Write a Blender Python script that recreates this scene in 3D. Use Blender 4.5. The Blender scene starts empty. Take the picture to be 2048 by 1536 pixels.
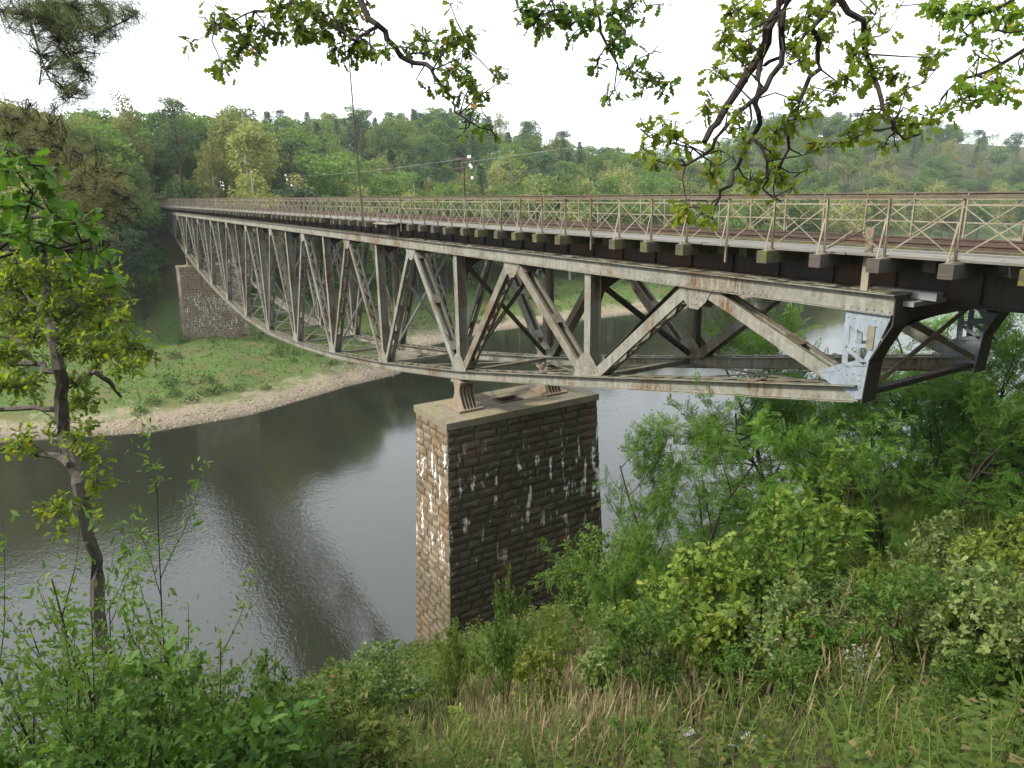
import bpy, math, random
import numpy as np
from mathutils import Vector, Matrix

SC = bpy.context.scene
COL = SC.collection
RNG = random.Random(7)
NR = np.random.RandomState(11)

# ------------------------------------------------------------------ camera
CAM = np.array([-13.6961, 0.0, 1.3946])
FPX = 1416.34                                   # focal length in pixels of a 2048 px wide frame
YAW, PITCH, ROLL = [math.radians(a) for a in (31.3495, 15.2058, 0.9919)]
FWD = np.array([math.sin(YAW)*math.cos(PITCH), math.cos(YAW)*math.cos(PITCH), -math.sin(PITCH)])
RGT = np.array([math.cos(YAW), -math.sin(YAW), 0.0])
UPV = np.cross(RGT, FWD)
cr, sr = math.cos(ROLL), math.sin(ROLL)
cam_x = RGT*cr - UPV*sr*(1)                     # the hand-held camera leans about a degree
cam_y = RGT*sr + UPV*cr
cd = bpy.data.cameras.new('camera')
cd.sensor_fit = 'HORIZONTAL'
cd.sensor_width = 36.0
cd.lens = 36.0*FPX/2048.0
cd.clip_start = 0.1
cd.clip_end = 6000
co = bpy.data.objects.new('camera', cd)
M = Matrix(((cam_x[0], cam_y[0], -FWD[0], CAM[0]), (cam_x[1], cam_y[1], -FWD[1], CAM[1]),
            (cam_x[2], cam_y[2], -FWD[2], CAM[2]), (0, 0, 0, 1)))
co.matrix_world = M
COL.objects.link(co)
SC.camera = co

# ------------------------------------------------------------------ sky, sun, exposure
SUN_DIR = Vector((-0.80, 0.22, 0.80)).normalized()       # towards the veiled sun, left of the bridge
w = bpy.data.worlds.new('World'); SC.world = w; w.use_nodes = True
nt = w.node_tree; nt.nodes.clear()
sky = nt.nodes.new('ShaderNodeTexSky'); sky.sky_type = 'NISHITA'; sky.sun_disc = False
sky.sun_elevation = math.asin(SUN_DIR.z); sky.sun_rotation = math.atan2(SUN_DIR.x, SUN_DIR.y)
sky.dust_density = 4.0; sky.air_density = 1.2
sc_ = nt.nodes.new('ShaderNodeVectorMath'); sc_.operation = 'SCALE'; sc_.inputs['Scale'].default_value = 0.10
nt.links.new(sky.outputs[0], sc_.inputs[0])
mx = nt.nodes.new('ShaderNodeMix'); mx.data_type = 'RGBA'; mx.inputs['Factor'].default_value = 0.80
mx.inputs['B'].default_value = (1.96, 2.06, 2.18, 1)       # the even white cloud veil
nt.links.new(sc_.outputs[0], mx.inputs['A'])
bg = nt.nodes.new('ShaderNodeBackground'); bg.inputs['Strength'].default_value = 1.0
nt.links.new(mx.outputs['Result'], bg.inputs['Color'])
wo = nt.nodes.new('ShaderNodeOutputWorld'); nt.links.new(bg.outputs[0], wo.inputs['Surface'])
sl = bpy.data.lights.new('sun', 'SUN'); sl.energy = 5.0; sl.angle = math.radians(6); sl.color = (1.0, 0.94, 0.82)
so = bpy.data.objects.new('sun', sl); COL.objects.link(so)
so.rotation_euler = (-SUN_DIR).to_track_quat('-Z', 'Y').to_euler(); so.location = (-40, 20, 60)
SC.view_settings.view_transform = 'Standard'; SC.view_settings.look = 'None'
SC.view_settings.exposure = 0.08; SC.view_settings.gamma = 1.0; SC.view_settings.use_curve_mapping = False
SC.render.engine = 'CYCLES'
SC.cycles.max_bounces = 6; SC.cycles.diffuse_bounces = 3; SC.cycles.glossy_bounces = 3
SC.cycles.transmission_bounces = 4; SC.cycles.transparent_max_bounces = 6; SC.cycles.volume_bounces = 0
SC.cycles.caustics_reflective = False; SC.cycles.caustics_refractive = False

# ------------------------------------------------------------------ helpers
def direction(px, py):
    xx = (px-1024)/FPX; yy = (py-768)/FPX
    x = cr*xx - sr*yy; y = sr*xx + cr*yy
    return FWD + RGT*x - UPV*y
def at(px, py, depth):
    """world point seen at pixel px,py of the 2048 x 1536 photograph, depth metres ahead"""
    return CAM + direction(px, py)*depth
def sstep(a, b, x):
    t = np.clip((x-a)/(b-a), 0, 1); return t*t*(3-2*t)

def tag(o, label=None, cat=None, group=None, kind=None):
    if label: o['label'] = label
    if cat: o['category'] = cat
    if group: o['group'] = group
    if kind: o['kind'] = kind
    return o
def empty(name, loc=(0, 0, 0), parent=None):
    o = bpy.data.objects.new(name, None); COL.objects.link(o); o.location = loc; o.empty_display_size = 0.2
    if parent: o.parent = parent
    return o
def link(name, me, parent=None, loc=None, rot=None, scale=None):
    o = bpy.data.objects.new(name, me); COL.objects.link(o)
    if parent is not None: o.parent = parent
    if loc is not None: o.location = loc
    if rot is not None: o.rotation_euler = rot
    if scale is not None: o.scale = scale
    return o
def np_mesh(name, V, Fq, mat, smooth=False):
    """V (n,3), Fq (m,k) with one k for all faces"""
    me = bpy.data.meshes.new(name)
    V = np.ascontiguousarray(V, dtype=np.float32); Fq = np.ascontiguousarray(Fq, dtype=np.int32)
    m, k = Fq.shape
    me.vertices.add(len(V)); me.vertices.foreach_set('co', V.ravel())
    me.loops.add(m*k); me.loops.foreach_set('vertex_index', Fq.ravel())
    me.polygons.add(m); me.polygons.foreach_set('loop_start', np.arange(0, m*k, k, dtype=np.int32))
    me.polygons.foreach_set('loop_total', np.full(m, k, dtype=np.int32))
    if smooth: me.polygons.foreach_set('use_smooth', np.ones(m, dtype=bool))
    me.update(calc_edges=True)
    if mat: me.materials.append(mat)
    return me

class MB:
    def __init__(s): s.v = []; s.f = []
    def box(s, a, b):
        (x0, y0, z0), (x1, y1, z1) = a, b
        n = len(s.v)
        s.v += [(x0, y0, z0), (x1, y0, z0), (x1, y1, z0), (x0, y1, z0), (x0, y0, z1), (x1, y0, z1), (x1, y1, z1), (x0, y1, z1)]
        s.f += [(n, n+3, n+2, n+1), (n+4, n+5, n+6, n+7), (n, n+1, n+5, n+4), (n+1, n+2, n+6, n+5), (n+2, n+3, n+7, n+6), (n+3, n, n+4, n+7)]
        return s
    def bar(s, p0, p1, wx, wt, side=(1, 0, 0)):
        """box from p0 to p1; wx is its size along `side`, wt across"""
        p0 = Vector(p0); p1 = Vector(p1); d = (p1-p0).normalized()
        a = Vector(side); a = (a - d*a.dot(d)).normalized(); b = d.cross(a)
        n = len(s.v)
        for p in (p0, p1):
            for i, j in ((-1, -1), (1, -1), (1, 1), (-1, 1)):
                s.v.append(tuple(p + a*(wx/2*i) + b*(wt/2*j)))
        s.f += [(n, n+3, n+2, n+1), (n+4, n+5, n+6, n+7)]
        for i in range(4):
            j = (i+1) % 4; s.f.append((n+i, n+j, n+4+j, n+4+i))
        return s
    def prism(s, poly, axis, lo, hi):
        """poly of (a,b) pairs extruded along axis: 0 -> (Y,Z) polygon along X, 1 -> (X,Z) along Y, 2 -> (X,Y) along Z"""
        n = len(s.v); k = len(poly)
        for h in (lo, hi):
            for a, b in poly:
                s.v.append((h, a, b) if axis == 0 else (a, h, b) if axis == 1 else (a, b, h))
        s.f.append(tuple(range(n, n+k))); s.f.append(tuple(range(n+2*k-1, n+k-1, -1)))
        for i in range(k):
            j = (i+1) % k; s.f.append((n+i, n+k+i, n+k+j, n+j))
        return s
    def tube(s, pts, rad, k=6):
        pts = [Vector(p) for p in pts]; n0 = len(s.v); m = len(pts)
        ref = Vector((0.3, 0.2, 1)).normalized()
        for i, p in enumerate(pts):
            d = (pts[min(i+1, m-1)] - pts[max(i-1, 0)])
            d = d.normalized() if d.length > 1e-9 else Vector((0, 0, 1))
            r_ = ref if abs(d.dot(ref)) < .95 else Vector((1, 0, 0))
            a = (r_ - d*r_.dot(d)).normalized(); b = d.cross(a)
            for j in range(k):
                t = 2*math.pi*j/k
                s.v.append(tuple(p + (a*math.cos(t)+b*math.sin(t))*rad[i]))
        for i in range(m-1):
            for j in range(k):
                q = (j+1) % k
                s.f.append((n0+i*k+j, n0+i*k+q, n0+(i+1)*k+q, n0+(i+1)*k+j))
        s.f.append(tuple(n0+j for j in range(k-1, -1, -1))); s.f.append(tuple(n0+(m-1)*k+j for j in range(k)))
        return s
    def mesh(s, name, mat, smooth=False):
        me = bpy.data.meshes.new(name); me.from_pydata(s.v, [], s.f)
        import bmesh
        bm = bmesh.new(); bm.from_mesh(me); bmesh.ops.recalc_face_normals(bm, faces=bm.faces); bm.to_mesh(me); bm.free()
        if mat: me.materials.append(mat)
        if smooth:
            for p in me.polygons: p.use_smooth = True
        return me
    def build(s, name, mat, parent=None, loc=None, smooth=False):
        return link(name, s.mesh(name, mat, smooth), parent, loc)

# ------------------------------------------------------------------ materials
def newmat(name):
    m = bpy.data.materials.new(name); m.use_nodes = True
    t = m.node_tree; t.nodes.clear()
    out = t.nodes.new('ShaderNodeOutputMaterial')
    return m, t, out
class NT:
    """small node-writing helper"""
    def __init__(s, t): s.t = t
    def n(s, kind, **kw):
        nd = s.t.nodes.new(kind)
        for k, v in kw.items(): setattr(nd, k, v)
        return nd
    def put(s, sock, val):
        if isinstance(val, bpy.types.NodeSocket): s.t.links.new(val, sock)
        elif val is not None:
            sock.default_value = (*val, 1) if isinstance(val, tuple) and len(val) == 3 and sock.type == 'RGBA' else val
    def pos(s, scale=(1, 1, 1), kind='world'):
        if kind == 'world': src = s.n('ShaderNodeNewGeometry').outputs['Position']
        else: src = s.n('ShaderNodeTexCoord').outputs['Object']
        mp = s.n('ShaderNodeMapping'); mp.inputs['Scale'].default_value = scale
        s.t.links.new(src, mp.inputs['Vector']); return mp.outputs[0]
    def noise(s, vec, scale, detail=4, rough=.6, dist=0):
        nd = s.n('ShaderNodeTexNoise'); s.t.links.new(vec, nd.inputs['Vector'])
        nd.inputs['Scale'].default_value = scale; nd.inputs['Detail'].default_value = detail
        nd.inputs['Roughness'].default_value = rough; nd.inputs['Distortion'].default_value = dist
        return nd.outputs['Fac']
    def ramp(s, fac, lo, hi, a=0., b=1.):
        nd = s.n('ShaderNodeMapRange'); nd.clamp = True
        s.put(nd.inputs['Value'], fac); nd.inputs['From Min'].default_value = lo; nd.inputs['From Max'].default_value = hi
        nd.inputs['To Min'].default_value = a; nd.inputs['To Max'].default_value = b
        return nd.outputs[0]
    def mix(s, fac, a, b, blend='MIX'):
        nd = s.n('ShaderNodeMix', data_type='RGBA', blend_type=blend)
        s.put(nd.inputs['Factor'], fac); s.put(nd.inputs['A'], a); s.put(nd.inputs['B'], b)
        return nd.outputs['Result']
    def math(s, op, a, b=None):
        nd = s.n('ShaderNodeMath', operation=op); s.put(nd.inputs[0], a)
        if b is not None: s.put(nd.inputs[1], b)
        return nd.outputs[0]
    def bump(s, h, strength=.3, dist=.02):
        nd = s.n('ShaderNodeBump'); s.t.links.new(h, nd.inputs['Height'])
        nd.inputs['Strength'].default_value = strength; nd.inputs['Distance'].default_value = dist
        return nd.outputs[0]
    def principled(s, color, rough=.7, metal=0., normal=None, spec=.5):
        nd = s.n('ShaderNodeBsdfPrincipled')
        s.put(nd.inputs['Base Color'], color); s.put(nd.inputs['Roughness'], rough); s.put(nd.inputs['Metallic'], metal)
        nd.inputs['Specular IOR Level'].default_value = spec
        if normal is not None: s.t.links.new(normal, nd.inputs['Normal'])
        return nd.outputs[0]
    def objrand(s): return s.n('ShaderNodeObjectInfo').outputs['Random']
    def island(s): return s.n('ShaderNodeNewGeometry').outputs['Random Per Island']

def steel(name, base, dark, rust, rust_amt=.5, moss=0.):
    m, t, out = newmat(name); N = NT(t)
    p = N.pos(); st = N.pos((2.2, 2.2, .30))
    a = N.noise(p, .55, 6, .65); b = N.noise(st, 2.4, 5, .7); c = N.noise(p, 9, 4, .7); big = N.noise(p, .9, 3, .5)
    col = N.mix(N.ramp(b, .40, .72, 0, .85), base, dark)
    col = N.mix(N.ramp(big, .40, .66, 0, .65), col, tuple(x*.62 for x in base))
    col = N.mix(N.ramp(c, .42, .72, 0, .45), col, tuple(min(1, x*1.35) for x in base))
    rm = N.math('MULTIPLY', N.ramp(a, .60-.18*rust_amt, .66-.08*rust_amt), N.ramp(N.noise(st, 5, 6, .8), .40, .56))
    col = N.mix(rm, col, N.mix(N.ramp(c, .4, .6), rust, tuple(min(1, x*1.35) for x in rust)))
    col = N.mix(N.ramp(N.noise(p, 26, 3, .6), .62, .68, 0, .8*rust_amt), col, tuple(x*.55 for x in rust))
    if moss > 0:
        up = N.n('ShaderNodeSeparateXYZ'); t.links.new(N.n('ShaderNodeNewGeometry').outputs['Normal'], up.inputs[0])
        g = N.math('MULTIPLY', N.ramp(up.outputs[2], .5, .9, 0, moss), N.ramp(N.noise(p, 5, 5, .7), .30, .52))
        col = N.mix(g, col, (.085, .075, .04))
    sh = N.principled(col, N.ramp(c, .3, .7, .55, .85), 0, N.bump(N.noise(p, 30, 3, .6), .25, .01), .22)
    t.links.new(sh, out.inputs[0]); return m

M_STEEL = steel('weathered_grey_paint', (.275, .27, .23), (.10, .092, .072), (.115, .066, .03), .55, .95)
M_STEEL2 = steel('beige_paint', (.225, .205, .165), (.085, .075, .058), (.11, .063, .029), .55, .7)
M_DARK = steel('dark_shaded_steel', (.07, .064, .054), (.036, .032, .027), (.10, .046, .02), .7)  # girder steel, base colour deepened for the shade under the deck
M_BLUE = steel('pale_blue_primer', (.27, .31, .355), (.15, .17, .19), (.15, .085, .04), .45)
M_GREYBRACE = steel('bluegrey_brace_paint', (.30, .31, .31), (.19, .18, .17), (.13, .07, .035), .3)
M_RAIL = steel('rusty_rail', (.088, .06, .048), (.055, .04, .033), (.12, .07, .045), .6)
M_RAILING = steel('rusty_railing', (.30, .27, .20), (.165, .135, .09), (.11, .058, .03), .55)
M_RAILTOP = steel('dark_handrail', (.15, .12, .09), (.07, .055, .042), (.10, .05, .026), .6)
M_IRON = steel('cast_iron', (.27, .22, .16), (.15, .12, .09), (.14, .07, .03), .6)

def wood(name, c1, c2, mossy=0.):
    m, t, out = newmat(name); N = NT(t)
    p = N.pos((9, .7, 9)); q = N.pos()
    a = N.noise(p, 3, 5, .7); r = N.objrand()
    col = N.mix(N.ramp(a, .3, .7), c1, c2)
    col = N.mix(N.math('MULTIPLY', r, .5), col, tuple(x*.55 for x in c1))
    if mossy > 0:
        col = N.mix(N.math('MULTIPLY', N.ramp(N.noise(q, 4, 4, .7), .42, .6), N.ramp(r, .25, .5, 0, mossy)), col, (.12, .125, .03))
    t.links.new(N.principled(col, .85, 0, N.bump(a, .5, .01), .2), out.inputs[0]); return m
M_PLANK = wood('bleached_plank', (.24, .228, .205), (.14, .128, .11))
M_SLEEPER = wood('tarred_sleeper', (.115, .10, .085), (.065, .055, .048), .85)

def stone(name, tan=(.29, .225, .15), stain_shade=(.06, .052, .034), stain_shade_amt=.68, zr=(-15.8, -13.2, -9.0, -9.8), fr=1.45):
    """rock-faced sandstone: per-stone tone, algae stain with painted shade, ochre seeps and white lime runs below the joints"""
    m, t, out = newmat(name); N = NT(t)
    p = N.pos(); r = N.objrand()
    fine = N.noise(p, 7, 6, .7); big = N.noise(p, .45, 4, .6)
    col = N.mix(N.ramp(fine, .3, .75), tan, tuple(x*.5 for x in tan))
    col = N.mix(N.ramp(r, 0, .5, .75, 0), col, (.10, .082, .06)); col = N.mix(N.ramp(r, .6, 1, 0, .6), col, (.27, .225, .16))
    sx = N.n('ShaderNodeSeparateXYZ'); t.links.new(N.n('ShaderNodeNewGeometry').outputs['Position'], sx.inputs[0])
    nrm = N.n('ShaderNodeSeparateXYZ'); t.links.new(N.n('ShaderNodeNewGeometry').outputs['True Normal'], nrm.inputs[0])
    # algae stain on the -Y face, its colour deepened to carry shade too
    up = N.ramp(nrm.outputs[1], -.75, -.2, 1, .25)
    amt = N.math('MULTIPLY', up, N.ramp(big, .3, .62, stain_shade_amt, min(1, stain_shade_amt+.35)))
    col = N.mix(amt, col, stain_shade)
    och = N.math('MULTIPLY', N.ramp(N.noise(N.pos((.9, .9, .16)), 1.3, 4, .6), .53, .66), N.ramp(fine, .35, .6))
    col = N.mix(N.math('MULTIPLY', och, .8), col, (.185, .085, .028))
    mossn = N.math('MULTIPLY', N.ramp(N.noise(p, 1.7, 4, .7), .52, .66), .55)
    col = N.mix(mossn, col, (.06, .066, .022))
    # lime: runs that start at joints and thin out downwards
    run = N.noise(N.pos((3.0, 3.0, .42)), fr, 5, .6)
    patch = N.noise(p, .7, 2, .5)
    band = N.math('MULTIPLY', N.ramp(sx.outputs[2], zr[0], zr[1]), N.ramp(sx.outputs[2], zr[2], zr[3]))
    lim = N.math('MULTIPLY', N.math('MULTIPLY', N.ramp(run, .565, .60), N.ramp(patch, .45, .53)), band)
    col = N.mix(N.math('MULTIPLY', lim, .92), col, (.80, .79, .76))
    t.links.new(N.principled(col, .9, 0, N.bump(fine, .6, .03), .2), out.inputs[0]); return m
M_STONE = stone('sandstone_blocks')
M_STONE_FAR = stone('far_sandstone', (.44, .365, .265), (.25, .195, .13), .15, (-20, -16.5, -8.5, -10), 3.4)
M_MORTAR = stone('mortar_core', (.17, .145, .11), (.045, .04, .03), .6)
def capmat():
    m, t, out = newmat('pier_cap_stone'); N = NT(t); p = N.pos()
    a = N.noise(p, 3, 6, .7); col = N.mix(N.ramp(a, .3, .7), (.25, .215, .165), (.14, .118, .09))
    col = N.mix(N.math('MULTIPLY', N.objrand(), .4), col, (.24, .21, .10))
    col = N.mix(N.ramp(N.noise(p, 1.4, 4, .6), .5, .68, 0, .6), col, (.15, .145, .06))
    t.links.new(N.principled(col, .85, 0, N.bump(a, .3, .02), .25), out.inputs[0]); return m
M_CAP = capmat()

def leafmat(name, c1, c2, back=None, tr=.35, extra=None, gloss=.18):
    m, t, out = newmat(name); N = NT(t)
    i = N.island(); o = N.objrand()
    col = N.mix(i, c1, c2)
    if extra: col = N.mix(N.math('GREATER_THAN', i, extra[1]), col, extra[0])
    hs = N.n('ShaderNodeHueSaturation'); hs.inputs['Saturation'].default_value = 1.0
    N.put(hs.inputs['Hue'], N.ramp(o, 0, 1, .478, .515)); N.put(hs.inputs['Value'], N.ramp(N.math('FRACT', N.math('MULTIPLY', o, 7.13)), 0, 1, .62, 1.32)); N.put(hs.inputs['Color'], col)
    col = hs.outputs[0]
    pr = N.principled(col, .55, 0, None, gloss)
    tl = N.n('ShaderNodeBsdfTranslucent')
    if back: N.put(tl.inputs['Color'], N.mix(.7, col, back))
    else: t.links.new(col, tl.inputs['Color'])
    ms = N.n('ShaderNodeMixShader'); ms.inputs[0].default_value = tr
    t.links.new(pr, ms.inputs[1]); t.links.new(tl.outputs[0], ms.inputs[2]); t.links.new(ms.outputs[0], out.inputs[0])
    return m
M_OAK = leafmat('oak_leaf', (.068, .135, .014), (.135, .21, .022), (.36, .47, .03), .5, ((.28, .22, .02), .94))
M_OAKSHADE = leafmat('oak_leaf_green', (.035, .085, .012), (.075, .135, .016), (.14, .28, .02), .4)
M_SAPL = leafmat('sapling_leaf', (.08, .15, .022), (.185, .25, .04), (.3, .4, .035), .36, ((.28, .28, .06), .95))
M_SAPL2 = leafmat('grey_green_leaf', (.075, .13, .034), (.17, .225, .07), (.25, .34, .05), .32, ((.22, .25, .12), .9))
M_SAPL3 = leafmat('dark_green_leaf', (.036, .085, .014), (.09, .15, .026), (.16, .27, .025), .36)
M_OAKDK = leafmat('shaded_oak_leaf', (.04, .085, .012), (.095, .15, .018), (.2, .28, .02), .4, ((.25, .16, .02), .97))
M_ROB = leafmat('robinia_leaf', (.062, .15, .024), (.135, .25, .042), (.22, .43, .045), .4)
M_WIL = leafmat('willow_leaf', (.045, .10, .018), (.12, .185, .036), (.18, .3, .03), .33)
M_HERB = leafmat('herb_leaf', (.06, .115, .018), (.155, .21, .038), (.24, .34, .04), .33, ((.24, .20, .07), .92))
M_SILVER = leafmat('silver_herb_leaf', (.16, .20, .13), (.32, .36, .28), None, .25)
M_DRY = leafmat('dry_grass_stem', (.27, .22, .115), (.45, .38, .215), None, .2)
M_GRASS = leafmat('green_grass_blade', (.07, .135, .022), (.16, .235, .05), (.24, .36, .05), .38)
M_RUST = leafmat('seed_head', (.13, .075, .035), (.24, .15, .07), None, .2)
M_PINE = leafmat('pine_needle', (.075, .115, .04), (.17, .21, .085), (.26, .32, .1), .35)
M_PINEBR = leafmat('dying_pine_needle', (.16, .125, .055), (.15, .18, .07), (.3, .27, .1), .35)
FAR = {'broadleaf': leafmat('far_broadleaf', (.07, .135, .028), (.155, .22, .048), (.22, .34, .055), .34),
       'birch': leafmat('far_birch', (.14, .175, .042), (.27, .285, .08), (.36, .38, .08), .32),
       'spruce': leafmat('far_spruce', (.035, .075, .035), (.07, .12, .05), None, .2),
       'larch': leafmat('far_larch', (.085, .14, .05), (.15, .205, .075), (.2, .28, .08), .3),
       'pine': leafmat('far_pine', (.055, .10, .036), (.10, .15, .055), None, .22)}
def barkmat(name, c1, c2, sc=6, stretch=.3):
    m, t, out = newmat(name); N = NT(t); p = N.pos((1, 1, stretch))
    a = N.noise(p, sc*3, 5, .75); col = N.mix(N.ramp(a, .35, .65), c1, c2)
    t.links.new(N.principled(col, .9, 0, N.bump(a, .8, .02), .15), out.inputs[0]); return m
M_BARK = barkmat('oak_bark', (.055, .048, .04), (.115, .102, .086))
M_TWIG = barkmat('dark_twig', (.028, .02, .018), (.055, .042, .036))
M_BIRCHBARK = barkmat('birch_bark', (.45, .43, .40), (.16, .14, .12), 2, 1.5)
M_PINEBARK = barkmat('pine_bark', (.13, .075, .045), (.06, .04, .03))
# ------------------------------------------------------------------ terrain
WATER = -23.5
SHX = np.array([-400, -60, -23.2, -9.3, 1.4, 15.7, 23.5, 29, 35, 52, 75, 100, 130, 170, 230, 320, 800.])
SHY = np.array([110, 97, 89.4, 83.8, 84.1, 90.0, 92.0, 99, 107, 112, 111, 109, 113, 124, 152, 150, 170.])
def far_shore(X): return np.interp(X, SHX, SHY)
def wob(X, Y, s, a):
    return a*(np.sin(X*s*1.3+Y*s*.7+1.7)*np.cos(Y*s*1.1-X*s*.4+.5) + .5*np.sin(X*s*2.9-Y*s*2.3)*np.cos(Y*s*3.1+X*s*1.9))
def ground(X, Y):
    X = np.asarray(X, float); Y = np.asarray(Y, float)
    Yn = Y + wob(X, Y*0, .11, .8)
    near = np.interp(Yn, [-60, -8, 0, 2.2, 6, 32.4, 40, 60], [-.9, -.5, -.55, -2.4, -5.1, -23.4, -26.5, -27])
    near = near + wob(X, Y, .55, .14)*sstep(1, 5, Yn)
    d = Y - far_shore(X)
    A = np.interp(d, [-20, 0, 3, 10, 26, 34, 46, 60, 100, 180, 260, 600], [-3.5, 0, .55, 1.9, 5.0, 9.5, 19.5, 22.5, 25, 27, 29, 31])
    B = np.interp(d, [-20, 0, 4, 10, 20, 40, 80, 130, 180, 240, 400, 900], [-3.5, 0, .7, 2.0, 4.6, 9, 17, 27, 37, 43, 45, 48])
    b = sstep(14, 45, X)
    far = WATER + A*(1-b) + B*b + wob(X, Y, .16, .45)*sstep(4, 20, d)
    # railway embankment beyond the far abutment
    e = sstep(12, 6, np.abs(X-2.8))*sstep(134, 141, Y)
    far = far*(1-e) + np.maximum(far, -.9)*e
    dist = np.hypot(X-CAM[0], Y); ang = np.degrees(np.arctan2(X-CAM[0], Y))
    far = far - 6*np.exp(-((ang-41.5)/4.2)**2)*sstep(60, 200, d)                  # saddle between the two hills
    far = far + 22*sstep(44, 54, ang)*sstep(190, 380, dist)*sstep(20, 120, d)      # the hill on the right
    far = far + 5*np.exp(-((ang-25)/9.)**2)*sstep(60, 200, d)
    return np.maximum(near, far)
def gz(x, y): return float(ground(x, y))

def groundmat():
    m, t, out = newmat('bank_soil_and_turf'); N = NT(t); p = N.pos()
    sx = N.n('ShaderNodeSeparateXYZ'); t.links.new(p, sx.inputs[0])
    n1 = N.noise(p, .35, 6, .65); n2 = N.noise(p, 2.5, 6, .7); n3 = N.noise(p, 14, 4, .7)
    green = N.mix(N.ramp(n2, .3, .7), (.055, .10, .025), (.115, .165, .045))
    green = N.mix(N.ramp(n1, .48, .66), green, (.135, .115, .055))
    grav = N.mix(N.ramp(n3, .35, .65), (.21, .17, .12), (.31, .26, .195))
    grav = N.mix(N.ramp(n2, .45, .7), grav, (.20, .155, .10))
    h = N.math('ADD', sx.outputs[2], N.ramp(n1, .3, .7, -.9, .9))
    h = N.math('ADD', h, N.ramp(n2, .3, .7, -.6, .6))
    soil = N.mix(N.ramp(n2, .35, .65), (.045, .038, .022), (.085, .07, .042))
    soil = N.mix(N.ramp(n1, .5, .7, 0, .7), soil, (.055, .085, .025))
    green = N.mix(N.ramp(sx.outputs[1], 55, 60), soil, green)
    litter_ = N.mix(N.ramp(n2, .35, .65), (.05, .052, .022), (.085, .075, .035))
    wood_ = N.math('MULTIPLY', N.ramp(h, -14.5, -12.5), N.ramp(sx.outputs[1], 60, 62))
    green = N.mix(wood_, green, litter_)
    col = N.mix(N.ramp(h, WATER+.5, WATER+1.3), grav, green)
    wet = N.ramp(sx.outputs[2], WATER+.05, WATER+.4, .45, 1)
    mul = N.n('ShaderNodeMix', data_type='RGBA', blend_type='MULTIPLY'); mul.inputs['Factor'].default_value = 1
    N.put(mul.inputs['A'], col); N.put(mul.inputs['B'], wet)
    t.links.new(N.principled(mul.outputs['Result'], .95, 0, N.bump(n3, .7, .08), .15), out.inputs[0]); return m
def axis(*seg):
    a = []
    for lo, hi, st in seg: a += list(np.arange(lo, hi, st))
    return np.array(a + [seg[-1][1]])
gx = axis((-1500, -150, 90), (-150, -40, 5), (-40, 60, .8), (60, 250, 4), (250, 2500, 90))
gy = axis((-600, -60, 60), (-60, -6, 4), (-6, 36, .7), (36, 78, 3), (78, 135, 1.0), (135, 330, 5), (330, 3000, 110))
GX, GY = np.meshgrid(gx, gy); GZ = ground(GX, GY)
nx, ny = len(gx), len(gy)
I = np.arange(nx*ny).reshape(ny, nx)
Fg = np.stack([I[:-1, :-1], I[:-1, 1:], I[1:, 1:], I[1:, :-1]], -1).reshape(-1, 4)
g_ = link('ground', np_mesh('ground', np.stack([GX, GY, GZ], -1).reshape(-1, 3), Fg, groundmat(), True)); tag(g_, kind='structure')

def watermat():
    m, t, out = newmat('reservoir_water'); N = NT(t)
    q = N.pos((1.0, .62, 1)); q2 = N.pos((.5, 1, 1))
    sxy = N.n('ShaderNodeSeparateXYZ'); t.links.new(N.pos(), sxy.inputs[0])
    calm = N.math('MULTIPLY', N.ramp(N.noise(N.pos(), .045, 3, .5), .40, .60, .4, 1), N.ramp(sxy.outputs[1], 52, 80, 1, .22))   # sheltered under the far bank
    a = N.noise(q, 3.6, 3, .55, .8); b = N.noise(q2, .8, 2, .5); c = N.noise(q, 9, 2, .5)
    h = N.math('ADD', N.math('MULTIPLY', a, .7), N.math('MULTIPLY', b, .45)); h = N.math('ADD', h, N.math('MULTIPLY', c, .22))
    bp = N.n('ShaderNodeBump'); t.links.new(h, bp.inputs['Height']); bp.inputs['Distance'].default_value = .028
    t.links.new(calm, bp.inputs['Strength'])
    pr = N.n('ShaderNodeBsdfPrincipled'); pr.inputs['Base Color'].default_value = (.020, .022, .014, 1)
    pr.inputs['Roughness'].default_value = .06; pr.inputs['IOR'].default_value = 1.5
    pr.inputs['Specular IOR Level'].default_value = .8
    t.links.new(bp.outputs[0], pr.inputs['Normal']); t.links.new(pr.outputs[0], out.inputs[0]); return m
wv = np.array([(-1400, 25, WATER), (2400, 25, WATER), (2400, 200, WATER), (-1400, 200, WATER)])
w_ = link('water', np_mesh('water', wv, np.array([[0, 1, 2, 3]]), watermat())); tag(w_, kind='structure')

# ------------------------------------------------------------------ the bridge
YI = lambda i: 18.135 + 9.302*i
XC = 2.793
ZT, ZUB = -.73, -1.16            # top and bottom of the upper chord
Y0, Y1 = 8.05, 2*YI(5.5)-8.05      # truss ends
ZL = {-1: -2.73, 0: -4.556, 1: -6.281, 2: -7.711, 3: -8.839, 4: -9.654, 5: -10.189}
for k in range(6, 13): ZL[k] = ZL[11-k]
def LY(i): return 8.62 if i == -1 else (2*YI(5.5)-8.62 if i == 12 else YI(i))
br = empty('railway_bridge', (0, 64, -1))
tag(br, 'rusty beige steel lattice railway bridge with fish-bellied trusses spanning the lake', 'bridge')
bloc = Vector(br.location)
def B(mb, name, mat, parent=None, smooth=False):
    """part of the bridge; geometry given in world coordinates"""
    par = parent or br
    o = link(name, mb.mesh(name, mat, smooth), par)
    if par is br: o.location = -bloc
    return o
def Binst(name, me, par, loc, rot=None, scale=None):
    o = link(name, me, par, loc, rot, scale)
    if par is br: o.location = Vector(loc) - bloc
    return o

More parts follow.
